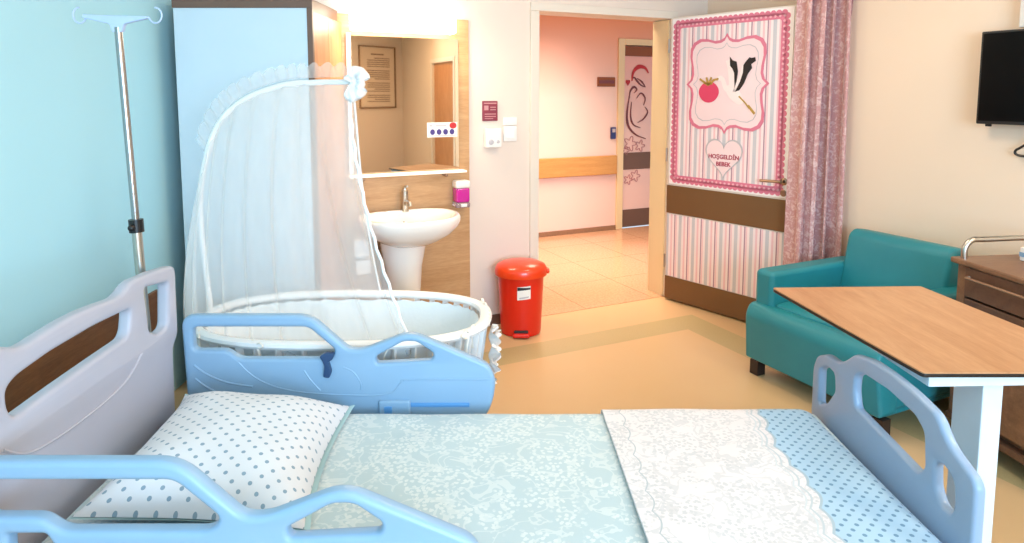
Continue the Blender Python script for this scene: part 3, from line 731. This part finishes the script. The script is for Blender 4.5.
# mattress, sheet, cover, pillow --------------------------------------------------
MX0, MX1, MY0, MY1, MZ = -1.185, 1.065, 1.475, 2.262, .42
mt = thing('mattress', 'mattress under the pale aqua sheet on the hospital bed', 'mattress', (MX0, MY0, .257), 0)
MB().box2((0, 0, 0), (MX1-MX0, MY1-MY0, MZ-.257-.006), .05, 4).build('ticking', 'teal_mattress', mt)
def softslab(x0, x1, y0, y1, z, drop, rad, amp, seed, off=(0, 0)):
    """top sheet that follows a rounded slab and hangs down its two long sides"""
    w = y1-y0; per = [(-drop, 0)]; L = w + 2*drop
    def f(u, v):
        x = x0+(x1-x0)*u; s = v*L - drop
        if s < 0: y, zz = y0, z-rad+s if s < -0 else z
        if s < 0: y = y0; zz = z-rad+(s)
        elif s > w: y = y1; zz = z-rad-(s-w)
        else:
            y = y0+s; e = min(s, w-s); zz = z-rad+ (sqrt(max(0, rad*rad-(rad-min(e, rad))**2)))
        ex = min(x-x0, x1-x)
        zz += amp*(sin(x*9+seed)*cos(y*7+seed*2)+.6*sin(x*17-y*13+seed))*.5
        if off[1]:
            e = min(x1-x, .06)/.06; zz -= off[1]*(1-sqrt(max(0, 1-(1-e)**2)))
        return (x+off[0]*(y1-y), y, zz)
    return f
sheet = MB().grid(softslab(MX0-.002, MX1+.004, MY0-.006, MY1+.006, MZ+.004, .09, .045, .003, 1.0), 70, 50).build('bed_sheet', 'sheet', None, smooth=1.2)
tag(sheet, 'pale aqua bed sheet with white blossom print on the mattress', 'bed sheet')
cv = MB().grid(softslab(.318, MX1+.012, MY0-.012, MY1+.010, MZ+.020, .12, .045, .004, 2.2, (.03, .05)), 60, 60)
bmesh.ops.solidify(cv.bm, geom=cv.bm.faces[:], thickness=.008)
cover = cv.build('bed_cover', 'cover', None, smooth=1.2); tag(cover, 'folded white bed cover with lace print and dotted blue border at the foot', 'bed cover')
pl = MB()
def pil(sg):
    def f(u, v):
        a, b = 2*u-1, 2*v-1
        k = max(0, (1-abs(a)**2.6)*(1-abs(b)**2.6))**.55
        pin = 1-.10*(1-abs(a)**2)*(abs(b)**4); pin2 = 1-.10*(1-abs(b)**2)*(abs(a)**4)
        x = .285*a*pin2; y = .335*b*pin
        return (x, y, sg*(.085 if sg > 0 else .03)*k*(1+.05*sin(7*a+2)*cos(5*b)) - .036*max(abs(a), abs(b))**3 + .012*(abs(a*b))**3)
    return f
pl.grid(pil(1), 36, 36)
pl.bm.verts.ensure_lookup_table(); pl.bm.verts.index_update(); uvl = pl.bm.loops.layers.uv.new('fabric')
for fc_ in pl.bm.faces:
    for lp_ in fc_.loops:
        i_, j_ = divmod(lp_.vert.index, 36); lp_[uvl].uv = ((2*i_/35-1)*.32, (2*j_/35-1)*.38)
bmesh.ops.recalc_face_normals(pl.bm, faces=pl.bm.faces)
pw = pl.build('pillow', 'pillow', None, (-.835, 1.90, MZ+.077), radians(4), smooth=1.5); pw.rotation_euler.y = radians(6)
tag(pw, 'white pillow with grey blue dots at the head of the bed', 'pillow')
pu = MB().grid(pil(-1), 36, 36); bmesh.ops.scale(pu.bm, vec=(1.035, 1.03, 1), verts=pu.bm.verts); bmesh.ops.translate(pu.bm, vec=(.006, .004, -.002), verts=pu.bm.verts); tag(pu.build('underside', 'teal_mattress', pw, smooth=1.5), 'pale teal underside')

# IV pole --------------------------------------------------------------------------
iv = thing('infusion_pole', 'chrome infusion pole with blue hook bar behind the headboard', 'infusion stand', (-1.285, 2.27, 0), 0)
top = Vector((-.05, 0, 1.785)); bot = Vector((0, 0, .30)); pt = lambda z: bot+(top-bot)*((z-bot.z)/(top.z-bot.z))
MB().tube([pt(.30), pt(1.10)], .0165, 14).build('lower_tube', 'steel', iv)
MB().tube([pt(1.08), pt(1.775)], .0125, 14).build('upper_tube', 'chrome', iv)
mb = MB().tube([pt(1.07), pt(1.115)], .024, 16).ball(pt(1.09)+Vector((.0, -.03, 0)), .012); mb.build('clamp_collar', 'black', iv)
hbm = MB(); T = pt(1.775)
hbm.curve2d([rnd([(-.135, .05), (-.01, .045), (.01, .045), (.125, .042), (.125, .034), (.03, .012), (.018, -.02), (-.018, -.02), (-.03, .012), (-.135, .036)], .006)], .02, .004, XZ(0) )
hbm.bm.transform(Matrix.Translation(T) @ Matrix.Diagonal((.85, 1, .85, 1))); hbm.build('hook_bar', 'hookblue', iv)
for s in (-1, 1):
    a = [(s*(.125+.025*(1-cos(t))), 0, .042-.034*sin(t)*s) if False else (s*(.135+.024-.024*cos(t)), 0, .045+.028*sin(t)) for t in [radians(d) for d in (180+0, 200)]]
    pts = [(s*.105, 0, .034)] + [(s*(.128+.022*cos(t)), 0, .040+.026*sin(t)) for t in [radians(d) for d in range(230, 470, 20)]]
    MB().tube([Vector(p)+T for p in pts], .003, 8).build('hook', 'hookblue', iv)

# ================================================================== BASSINET WITH CANOPY
BX, BY, BZ, HX, HY = -.73, 2.81, .59, .635, .355
bs = thing('bassinet', 'white oval slatted bassinet with arched canopy pole behind the bed', 'bassinet', (BX, BY, 0), 0)
def ring(t, hx=HX, hy=HY, e=.78):
    c_, s_ = cos(t), sin(t); return Vector((hx*math.copysign(abs(c_)**e, c_), hy*math.copysign(abs(s_)**e, s_), 0))
K = 72
MB().tube([ring(2*pi*i/K, HX-.02, HY-.02)+Vector((0, 0, BZ-.012)) for i in range(K)], .03, 10, True, (.9, .62)).build('top_rim', 'white', bs)
MB().tube([ring(2*pi*i/K, HX-.06, HY-.05)+Vector((0, 0, .30)) for i in range(K)], .018, 10, True, (1, .7)).build('lower_rim', 'white', bs)
NS = 44
for i in range(NS):
    t = 2*pi*(i+.5)/NS; a = ring(t, HX-.022, HY-.022)+Vector((0, 0, BZ-.02)); b = ring(t, HX-.06, HY-.05)+Vector((0, 0, .30))
    MB().tube([a, a*.6+b*.4, b], .017, 6, False, (.5, 1)).build('slat', 'white', bs)
mb = MB()
def lin_f(u, v):
    t = 2*pi*u
    if v < .72:
        k = v/.72; p = ring(t, HX-.052-.04*k, HY-.052-.03*k); z = BZ-.032-.2*k+.004*sin(t*40)*(1-k)
    else:
        k = (v-.72)/.28; p = ring(t, HX-.092, HY-.082)*(1-k); z = BZ-.25
    return (p.x, p.y, z)
mb.grid(lin_f, 145, 12); bmesh.ops.remove_doubles(mb.bm, verts=mb.bm.verts, dist=1e-4); mb.build('fabric_liner', 'liner', bs, smooth=1.2)
MB().lathe([(.001, .30), (.9, .30), (.95, .325), (.001, .325)], (0, 0, 0), 48, HX-.07, HY-.06, True).build('base_board', 'white', bs)
for s in (-1, 1):
    MB().tube([(s*.46, -.24, .31), (s*.50, -.27, .07)], .018, 10).build('leg', 'white', bs)
    MB().tube([(s*.46, .20, .31), (s*.50, .24, .07)], .018, 10).build('leg', 'white', bs)
    MB().tube([(s*.50, -.27, .10), (s*.50, .24, .10)], .014, 10).build('stretcher', 'white', bs)
    for y in (-.27, .24):
        cs = MB().lathe([(.03, -.01), (.034, -.006), (.034, .006), (.03, .01)], (0, 0, 0), 16); cs.bm.transform(Matrix.Translation((s*.50, y, .034)) @ Matrix.Rotation(pi/2, 4, 'X')); cs.build('caster', 'rubber', bs)
def bow(mb, c, s, dr=Vector((1, 0, 0))):
    c = Vector(c); upv = Vector((0, 0, 1))
    for sg in (-1, 1):
        P = [c, c+dr*sg*s*.5+upv*s*.35, c+dr*sg*s+upv*s*.15, c+dr*sg*s*.6-upv*s*.1, c]
        mb.tube(spline(P, 4), s*.10, 6, False, (1, .5))
        mb.tube(spline([c, c+dr*sg*s*.35-upv*s*.5, c+dr*sg*s*.5-upv*s*1.1], 4), s*.09, 6, False, (1, .4))
    mb.ball(c, s*.16)
for t, s in ((-.55, .065), (-1.25, .06), (-1.9, .045), (.35, .06), (-2.5, .045), (0.02, .04)):
    p = ring(t, HX-.005, HY-.005); tn = Vector((-p.y, p.x, 0)).normalized(); mb = MB(); bow(mb, p+Vector((0, 0, BZ-.01)), s, tn); mb.build('ribbon_bow', 'ribbon', bs)
# lace ruffle bunch at the right end
mb = MB()
for kx, (dx, dy, dz) in enumerate(((.0, -.02, -.07), (.012, .02, -.11), (.0, -.03, -.15), (.01, .02, -.19), (-.005, -.03, -.22))):
    c0 = Vector((HX-.005+dx, -.06+dy, BZ+dz))
    def rf(u, v, c0=c0, kx=kx):
        a = 2*pi*u; r = .008+.062*v; return c0+Vector((.028*v+.014*sin(a*5+kx)*v, r*cos(a), r*sin(a)*.7))
    mb.grid(rf, 90, 7)
mb.build('lace_ruffle', 'lace', bs, smooth=1.2)
# canopy pole
arc = [(-1.31, .50), (-1.345, .97), (-1.33, 1.19), (-1.262, 1.40), (-1.15, 1.518), (-.98, 1.584), (-.84, 1.598), (-.68, 1.600)]
arcs = spline([(x-BX, 0, z) for x, z in arc], 8)
MB().tube([(-.60, .02, .33)]+[tuple(p) for p in arcs], .0125, 12).build('canopy_pole', 'white', bs)
# netting
net = thing('mosquito_net', 'sheer white tulle canopy draped over the bassinet pole', 'net', (BX, BY, 0), 0)
def arcpt(s):
    i = s*(len(arcs)-1); k = min(int(i), len(arcs)-2); return arcs[k].lerp(arcs[k+1], i-k)
S0 = .22
def sheetnet(side, t0, t1, zend, spread, ripple, nf, s1=1.0, bowout=.0):
    def f(u, v):
        s = S0+(s1-S0)*u; a = arcpt(s) + Vector((0, .0, .0)); t = t0+(t1-t0)*u
        r = ring(t, HX+spread, HY+spread); h = Vector((r.x, r.y, zend))
        p = a.lerp(h, v); e = v**.75
        p.x = a.x+(h.x-a.x)*(v**1.15); p.y = a.y+(h.y-a.y)*e
        w = ripple*(.25+.75*v)*sin(2*pi*nf*u+side*1.3+.8*sin(v*2)); q = ripple*.5*v*sin(2*pi*nf*.37*u+2)
        p.x -= .10*sin(pi*min(1, v*.62))*(1-u)**3; p.y += (w+q)*1.0; p.x += w*.7 - bowout*sin(pi*v)*u
        return p
    return f
# near panel: hangs inside the near rim from the left end to the open edge; far panel over the far rim
MB().grid(sheetnet(-1, pi*1.02, pi*1.68, BZ-.07, -.07, .02, 9, 1.0, .035), 150, 26).build('front_panel', 'tulle', net, smooth=2.0)
MB().grid(sheetnet(1, pi*.98, pi*.475, BZ-.12, .012, .018, 9, 1.0, .03), 150, 26).build('back_panel', 'tulle', net, smooth=2.0)
MB().grid(lambda u, v: arcpt(S0+.12+(1-S0-.12)*u)+Vector((-.04*(1-u)*v, .014*sin(u*95)*v, (.02+.055*v+.010*sin(u*95+1)*v))), 180, 4).build('gathered_ruffle', 'tulle', net, smooth=2.0)
f_ = sheetnet(-1, pi*1.02, pi*1.68, BZ-.07, -.07, .02, 9, 1.0, .035)
mb = MB(); mb.tube([Vector(f_(1, v/24))+Vector((.003*(-1)**v, -.004, 0)) for v in range(25)], .0065, 8); mb.build('edge_trim', 'lace', net)
f_ = sheetnet(1, pi*.98, pi*.475, BZ-.12, .012, .018, 9, 1.0, .03)
mb = MB(); mb.tube([Vector(f_(1, v/24)) for v in range(25)], .0045, 8); mb.build('edge_trim', 'lace', net)
# bow on the tip of the pole
bt = arcpt(1.0)+Vector((.02, -.03, .0)); mb = MB()
def loopf(c, ax, up, ln, wd):
    def f(u, v):
        a = pi*u; b = (v-.5)*2
        return c+ax*(ln*sin(a)*(1-.25*b*b))+up*(wd*b*(.35+.65*sin(a)))+Vector((0, -1, 0))*(.035*sin(2*a)+.012*sin(b*6)*sin(a))
    return f
for ax, up, ln, wd in ((Vector((.55, 0, .75)), Vector((.75, 0, -.55)), .075, .045), (Vector((.3, -.2, -.85)), Vector((.85, 0, .3)), .085, .04), (Vector((-.35, -.3, .7)), Vector((.7, 0, .35)), .05, .035), (Vector((.85, -.2, -.1)), Vector((.1, 0, .85)), .055, .04), (Vector((-.1, -.2, -.95)), Vector((.95, 0, -.1)), .09, .032)):
    mb.grid(loopf(bt, ax, up, ln, wd), 12, 8)
mb.ball(bt, .022); mb.build('bow', 'lace', net, smooth=1.5)

# ================================================================== RIGHT SIDE
# armchair: local x along the wall (towards the camera), local -y into the room
AF = Vector((1.322, 3.547, 0))            # front left foot corner
AW = .78; AD = .80
ac = thing('armchair', 'teal faux leather armchair beside the pink curtain', 'armchair', AF, RWZ)
for x0 in (0, AW-.125):
    MB().box2((x0, .015, .10), (x0+.125, .72, .60), .03, 4).build('arm', 'teal', ac)
MB().box2((.01, .05, .08), (AW-.01, .70, .27), .012).build('seat_base', 'teal', ac)
# seat cushion: its front panel runs the full width below the arms, with slanted ends
prf = rnd([(-.02, .10), (-.045, .36), (-.01, .415), (.10, .41), (.10, .10)], [.01, .035, .04, .01, .01])
mb = MB().curve2d([prf], AW+.01, .018, Matrix.Translation((AW/2, 0, 0)) @ YZ(0), 3)
for v_ in mb.bm.verts: v_.co.x += (.045 if v_.co.x > AW/2 else -.045)*max(0, .36-v_.co.z)
fp_ = mb.build('seat_front', 'teal', ac, smooth=.9)
pr = rnd([(.04, .25), (.04, .425), (.10, .435), (.60, .41), (.60, .25)], [.02, .01, .03, .03, .02])
mb = MB().curve2d([pr], AW-.255, .012, Matrix.Translation((AW/2, 0, 0)) @ YZ(0), 3); mb.build('seat_cushion', 'teal', ac, smooth=.9)
pr = rnd([(.52, .36), (.60, .76), (.64, .79), (.75, .775), (.77, .70), (.75, .10), (.62, .10)], [.03, .04, .03, .04, .03, .02, .02])
mb = MB().curve2d([pr], AW-.20, .03, Matrix.Translation((AW/2+.01, 0, 0)) @ YZ(0), 4); mb.build('backrest', 'teal', ac, smooth=.9)
for x in (.022, AW-.022):
    for y in (.04, .66): MB().prism([(x-.028, y-.028, .08), (x+.028, y-.028, .08), (x+.028, y+.028, .08), (x-.028, y+.028, .08)], (0, 0, -.08)).build('leg', 'darkleg', ac)
# curtain
ct = thing('curtain', 'dusty pink damask curtain gathered beside the open door', 'curtain', (1.875, 3.985, 0), radians(-6))
def cur(u, v):
    z = 2.635-2.575*v; wd = .15+.022*v
    x = -wd+2*wd*u; ph = 2*pi*4.3*u+1.2+.5*sin(v*2.2)
    return (x+.020*sin(2*ph), .06*sin(ph)*(1-.12*v)+.014*sin(ph*2.3+v*2)+.015*sin(ph*.4+v*2), z)
MB().grid(cur, 170, 20).build('drape', 'curtain', ct, smooth=2.0)
MB().grid(lambda u, v: Vector(cur(u, v*.03))+Vector((0, -.003, .012)), 170, 3).build('heading_tape', 'curtain', ct, smooth=2.0)
tr = thing('curtain_track', 'white ceiling track the pink curtain hangs from', 'curtain track', (1.875, 3.985, CEIL), radians(-6))
MB().box2((-.55, -.015, -.03), (.22, .015, 0), .004).build('track', 'white', tr)
for i in range(8): MB().tube([(-.14+.040*i, 0, -.03), (-.14+.040*i, 0, -.062)], .004, 6).build('glider', 'white_plastic', tr)
# television on the right wall
tv = thing('television', 'black flat television mounted on the right wall', 'television', WR+NR*2.0-U*.0+Vector((0, 0, 1.405)), RWZ)
MB().box2((.015, -.085, .0), (.80, -.045, .445), .006).build('casing', 'black', tv)
MB().box2((.027, -.0875, .016), (.788, -.084, .433)).build('screen', 'screen', tv)
MB().box2((.30, -.046, .12), (.50, 0, .32), .006).build('wall_mount', 'black', tv)
MB().box2((.05, -.07, -.012), (.075, -.055, .002), .003).build('sensor', 'black', tv)
tc = thing('television_cable', 'black looped cable hanging under the television', 'cable', WR+NR*2.26+Vector((0, 0, 1.41)), RWZ)
MB().tube(spline([(.06, -.03, .0), (.02, -.03, -.04), (-.06, -.028, -.105), (-.09, -.028, -.13), (-.07, -.028, -.15), (.05, -.028, -.15), (.16, -.02, -.15)], 8), .006, 8).build('wire', 'black', tc)
cd = thing('cable_duct', 'pale plastic cable duct running up the wall above the television', 'cable duct', WR+NR*2.175+Vector((0, 0, 1.86)), RWZ)
MB().box2((-.02, -.05, 0), (.05, 0, CEIL-1.862), .004).build('duct', 'bracket', cd)
# bedside cabinet
CA = atan2(-.993, .115)
cb = thing('bedside_cabinet', 'walnut brown bedside cabinet on castors at the right edge', 'cabinet', (1.995, 2.89, 0), CA)
CWd, CDp, CHt = .62, .44, .82
mb = MB().box2((0, .0, .11), (.045, CDp, CHt-.02), .004).box2((CWd-.045, 0, .11), (CWd, CDp, CHt-.02), .004).box2((.0, CDp-.02, .11), (CWd, CDp, CHt-.02)).box2((.04, .03, .11), (CWd-.04, CDp, .15)).box2((.04, .01, .50), (CWd-.04, CDp, .525)).box2((.04, .22, .15), (CWd-.04, .235, .50))
mb.build('carcass', 'walnut', cb)
MB().box2((-.02, -.025, CHt-.02), (CWd+.02, CDp, CHt+.006), .008, 3).build('top', 'walnut', cb)
dr = MB().box2((.05, -.008, .665), (CWd-.05, .02, .795), .004).build('drawer', 'walnut_dark', cb)
MB().tube([(.08, -.012, .755), (.08, -.03, .755), (CWd-.08, -.03, .755), (CWd-.08, -.012, .755)], .006, 8).build('handle', 'bronze', dr)
dr = MB().box2((.05, -.004, .53), (CWd-.05, .02, .655), .004).build('drawer', 'walnut_dark', cb)
MB().box2((.05, -.012, .50), (CWd-.05, .0, .53), .004).build('rail_edge', 'bronze', dr)
MB().box2((.05, -.012, .15), (CWd-.05, .008, .48), .004).build('door', 'walnut', cb)
MB().box2((.0, -.015, .085), (CWd, CDp, .115), .004).build('plinth', 'walnut_dark', cb)
MB().tube(spline([(.02, .01, CHt), (.02, .01, CHt+.05), (.02, .04, CHt+.085), (.02, .10, CHt+.088), (.02, .38, CHt+.088), (.02, .42, CHt+.06), (.02, .43, CHt)], 6), .013, 12).build('gallery_rail', 'steel', cb)
for x in (.04, CWd-.06):
    for y in (.03, CDp-.06):
        cs = MB().lathe([(.034, -.012), (.038, -.008), (.038, .008), (.034, .012)], (0, 0, 0), 18); cs.bm.transform(Matrix.Translation((x, y, .038)) @ Matrix.Rotation(pi/2, 4, 'Y')); cs = cs.build('caster', 'rubber', cb)
        MB().box2((x-.022, y-.02, .045), (x+.022, y+.03, .088), .008).build('caster_housing', 'bed_grey', cs)
bxx = thing('tissue_box', 'small pale box on top of the bedside cabinet', 'box', Vector((1.995, 2.89, CHt+.0065))+Vector((cos(CA), sin(CA), 0))*.085+Vector((-sin(CA), cos(CA), 0))*.215, CA)
MB().box2((0, 0, 0), (.10, .10, .06), .006).build('carton', 'white_plastic', bxx)
MB().box2((.0, -.001, .018), (.10, .0, .038)).build('printed_band', 'bed_blue', bxx)

# overbed table
TZ = .78
tb = thing('overbed_table', 'overbed table with beech top and pale blue column at the bed foot', 'table', (1.10, 1.735, 0), radians(2))
TP = rnd([(.043, .03), (.63, .01), (.575, .84), (-.03, .84)], .012)
mb = MB().curve2d([TP], .004, 0, Matrix.Translation((0, 0, TZ-.002)) , 0); tt = mb.build('table_top', 'beech', tb)
mb = MB().curve2d([[(x, y) for x, y in TP]], .011, .002, Matrix.Translation((0, 0, TZ-.010)), 1); mb.build('edge_band', 'black', tt)
MB().box2((.07, .042, TZ-.050), (.55, .76, TZ-.0155), .006).build('top_frame', 'frame_white', tb)
mb = MB().box2((.247, .065, .10), (.308, .185, TZ-.05), .006); mb.build('column', 'frame_white', tb)
MB().box2((.21, .05, .05), (.35, .20, .11), .008).build('column_foot', 'frame_white', tb)
MB().box2((.255, .06, .045), (.30, .75, .085), .008).build('base_bar', 'frame_white', tb)
MB().box2((.08, .08, .045), (.50, .125, .085), .008).build('base_bar', 'frame_white', tb)
MB().tube([(.21, .17, TZ-.07), (.16, .20, TZ-.07), (.12, .21, TZ-.07)], .006, 8).build('height_lever', 'steel', tb)
for x, y in ((.10, .10), (.48, .10), (.2775, .73)):
    cs = MB().lathe([(.024, -.01), (.027, -.006), (.027, .006), (.024, .01)], (0, 0, 0), 16); cs.bm.transform(Matrix.Translation((x, y, .027)) @ Matrix.Rotation(pi/2, 4, 'X')); cs.build('caster', 'rubber', tb)

# ================================================================== SEEN IN THE MIRROR: notice and washroom door
nt = thing('framed_notice', 'framed printed notice reflected in the mirror', 'notice', (4.46, YR, 1.85), pi)
MB().curve2d([rect(-.42, -.56, .42, .56), rect(-.40, -.54, .40, .54)[::-1]], .03, .004, XZ(-.016)).build('frame', 'bronze', nt)
MB().box2((-.39, -.012, -.53), (.39, -.004, .53)).build('paper', 'paperprint', nt)
mb = MB(); mb.box2((-.15, -.014, .40), (.15, -.0125, .425))
for i in range(22):
    wln = .26 if i % 5 else .18
    if i % 6 != 5: mb.box2((-.28, -.014, .335-i*.037), (-.28+wln*2, -.0125, .350-i*.037))
mb.build('printed_lines', 'ink_brown', nt)
d3 = struct('door_3', MB().box2((RD0+.06, .03, .005), (RD1-.06, .07, 2.05), .003), 'oak_v', WR, RWZ)
struct('trim_6', MB().box2((RD0, -.015, 0), (RD0+.06, .1, 2.12), .003).box2((RD1-.06, -.015, 0), (RD1, .1, 2.12), .003).box2((RD0+.06, -.015, 2.05), (RD1-.06, .1, 2.12), .003), 'frame_cream', WR, RWZ)
MB().tube([(RD0+.14, .03, 1.0), (RD0+.14, -.03, 1.0), (RD0+.26, -.035, 1.0)], .009, 8).build('handle', 'steel', d3)

# ================================================================== LIGHT
def area(name, loc, size, power, c, rot=(0, 0, 0), sy=None):
    l = bpy.data.lights.new(name, 'AREA'); l.energy = power; l.color = lin(c)[:3]; l.size = size
    if sy: l.shape = 'RECTANGLE'; l.size_y = sy
    o = bpy.data.objects.new(name, l); COL.objects.link(o); o.location = loc; o.rotation_euler = rot; return o
cl = []
for i, (x, y) in enumerate(((.9, 3.0), (2.6, 1.2), (-.2, .2), (3.3, -.7))):  # the last panel is added to brighten the rear part the mirror shows
    o = thing('ceiling_light', ['square ceiling light panel above the floor near the door', 'square ceiling light panel above the bedside cabinet side', 'square ceiling light panel above the camera end of the room', 'added unseen ceiling panel brightening the washroom door end behind the camera'][i], 'ceiling light', (x, y, CEIL), 0, 'ceiling light panels')
    MB().curve2d([rect(-.31, -.31, .31, .31), rect(-.28, -.28, .28, .28)[::-1]], .02, .003, Matrix.Translation((0, 0, -.011))).build('frame', 'white', o)
    MB().box2((-.28, -.28, -.014), (.28, .28, -.006)).build('diffuser', 'lamp_c', o)
area('panel_door', (.9, 3.0, CEIL-.03), .55, 20, '#ffe6c8')
area('panel_right', (2.6, 1.2, CEIL-.03), .55, 26, '#ffe2c0')
area('added_washroom_fill', (3.3, -.7, CEIL-.03), .55, 30, '#ffddb0')  # added fill lamp for the mirrored rear of the room
area('panel_camera', (-.2, .2, CEIL-.03), .55, 5, '#d8ecff')
area('daylight', (1.5, YR-.02, 1.6), 2.7, 265, '#b9e0ff', (pi/2, 0, radians(30)), 1.6)
lw_ = bwp(-1.95, .19, 1.95); area('vanity_glow', lw_, .6, 9, '#ffe9c8', (radians(20), 0, TH), .1)
cc = bwp(.1, -1.05, 2.58); cl_ = area('corridor_panel', cc, .7, 60, '#ffdcc4', (0, 0, TH), 1.6); cl_.data.spread = radians(105)
w = bpy.data.worlds.new('world'); SC.world = w; w.use_nodes = True
w.node_tree.nodes['Background'].inputs[0].default_value = lin('#dcefff'); w.node_tree.nodes['Background'].inputs[1].default_value = 1.0
SC.view_settings.view_transform = 'Standard'; SC.view_settings.look = 'None'; SC.view_settings.exposure = 0.0; SC.view_settings.gamma = 1.0
SC.cycles.use_denoising = True; SC.cycles.max_bounces = 8; SC.cycles.transparent_max_bounces = 12; SC.cycles.sample_clamp_indirect = 4.0
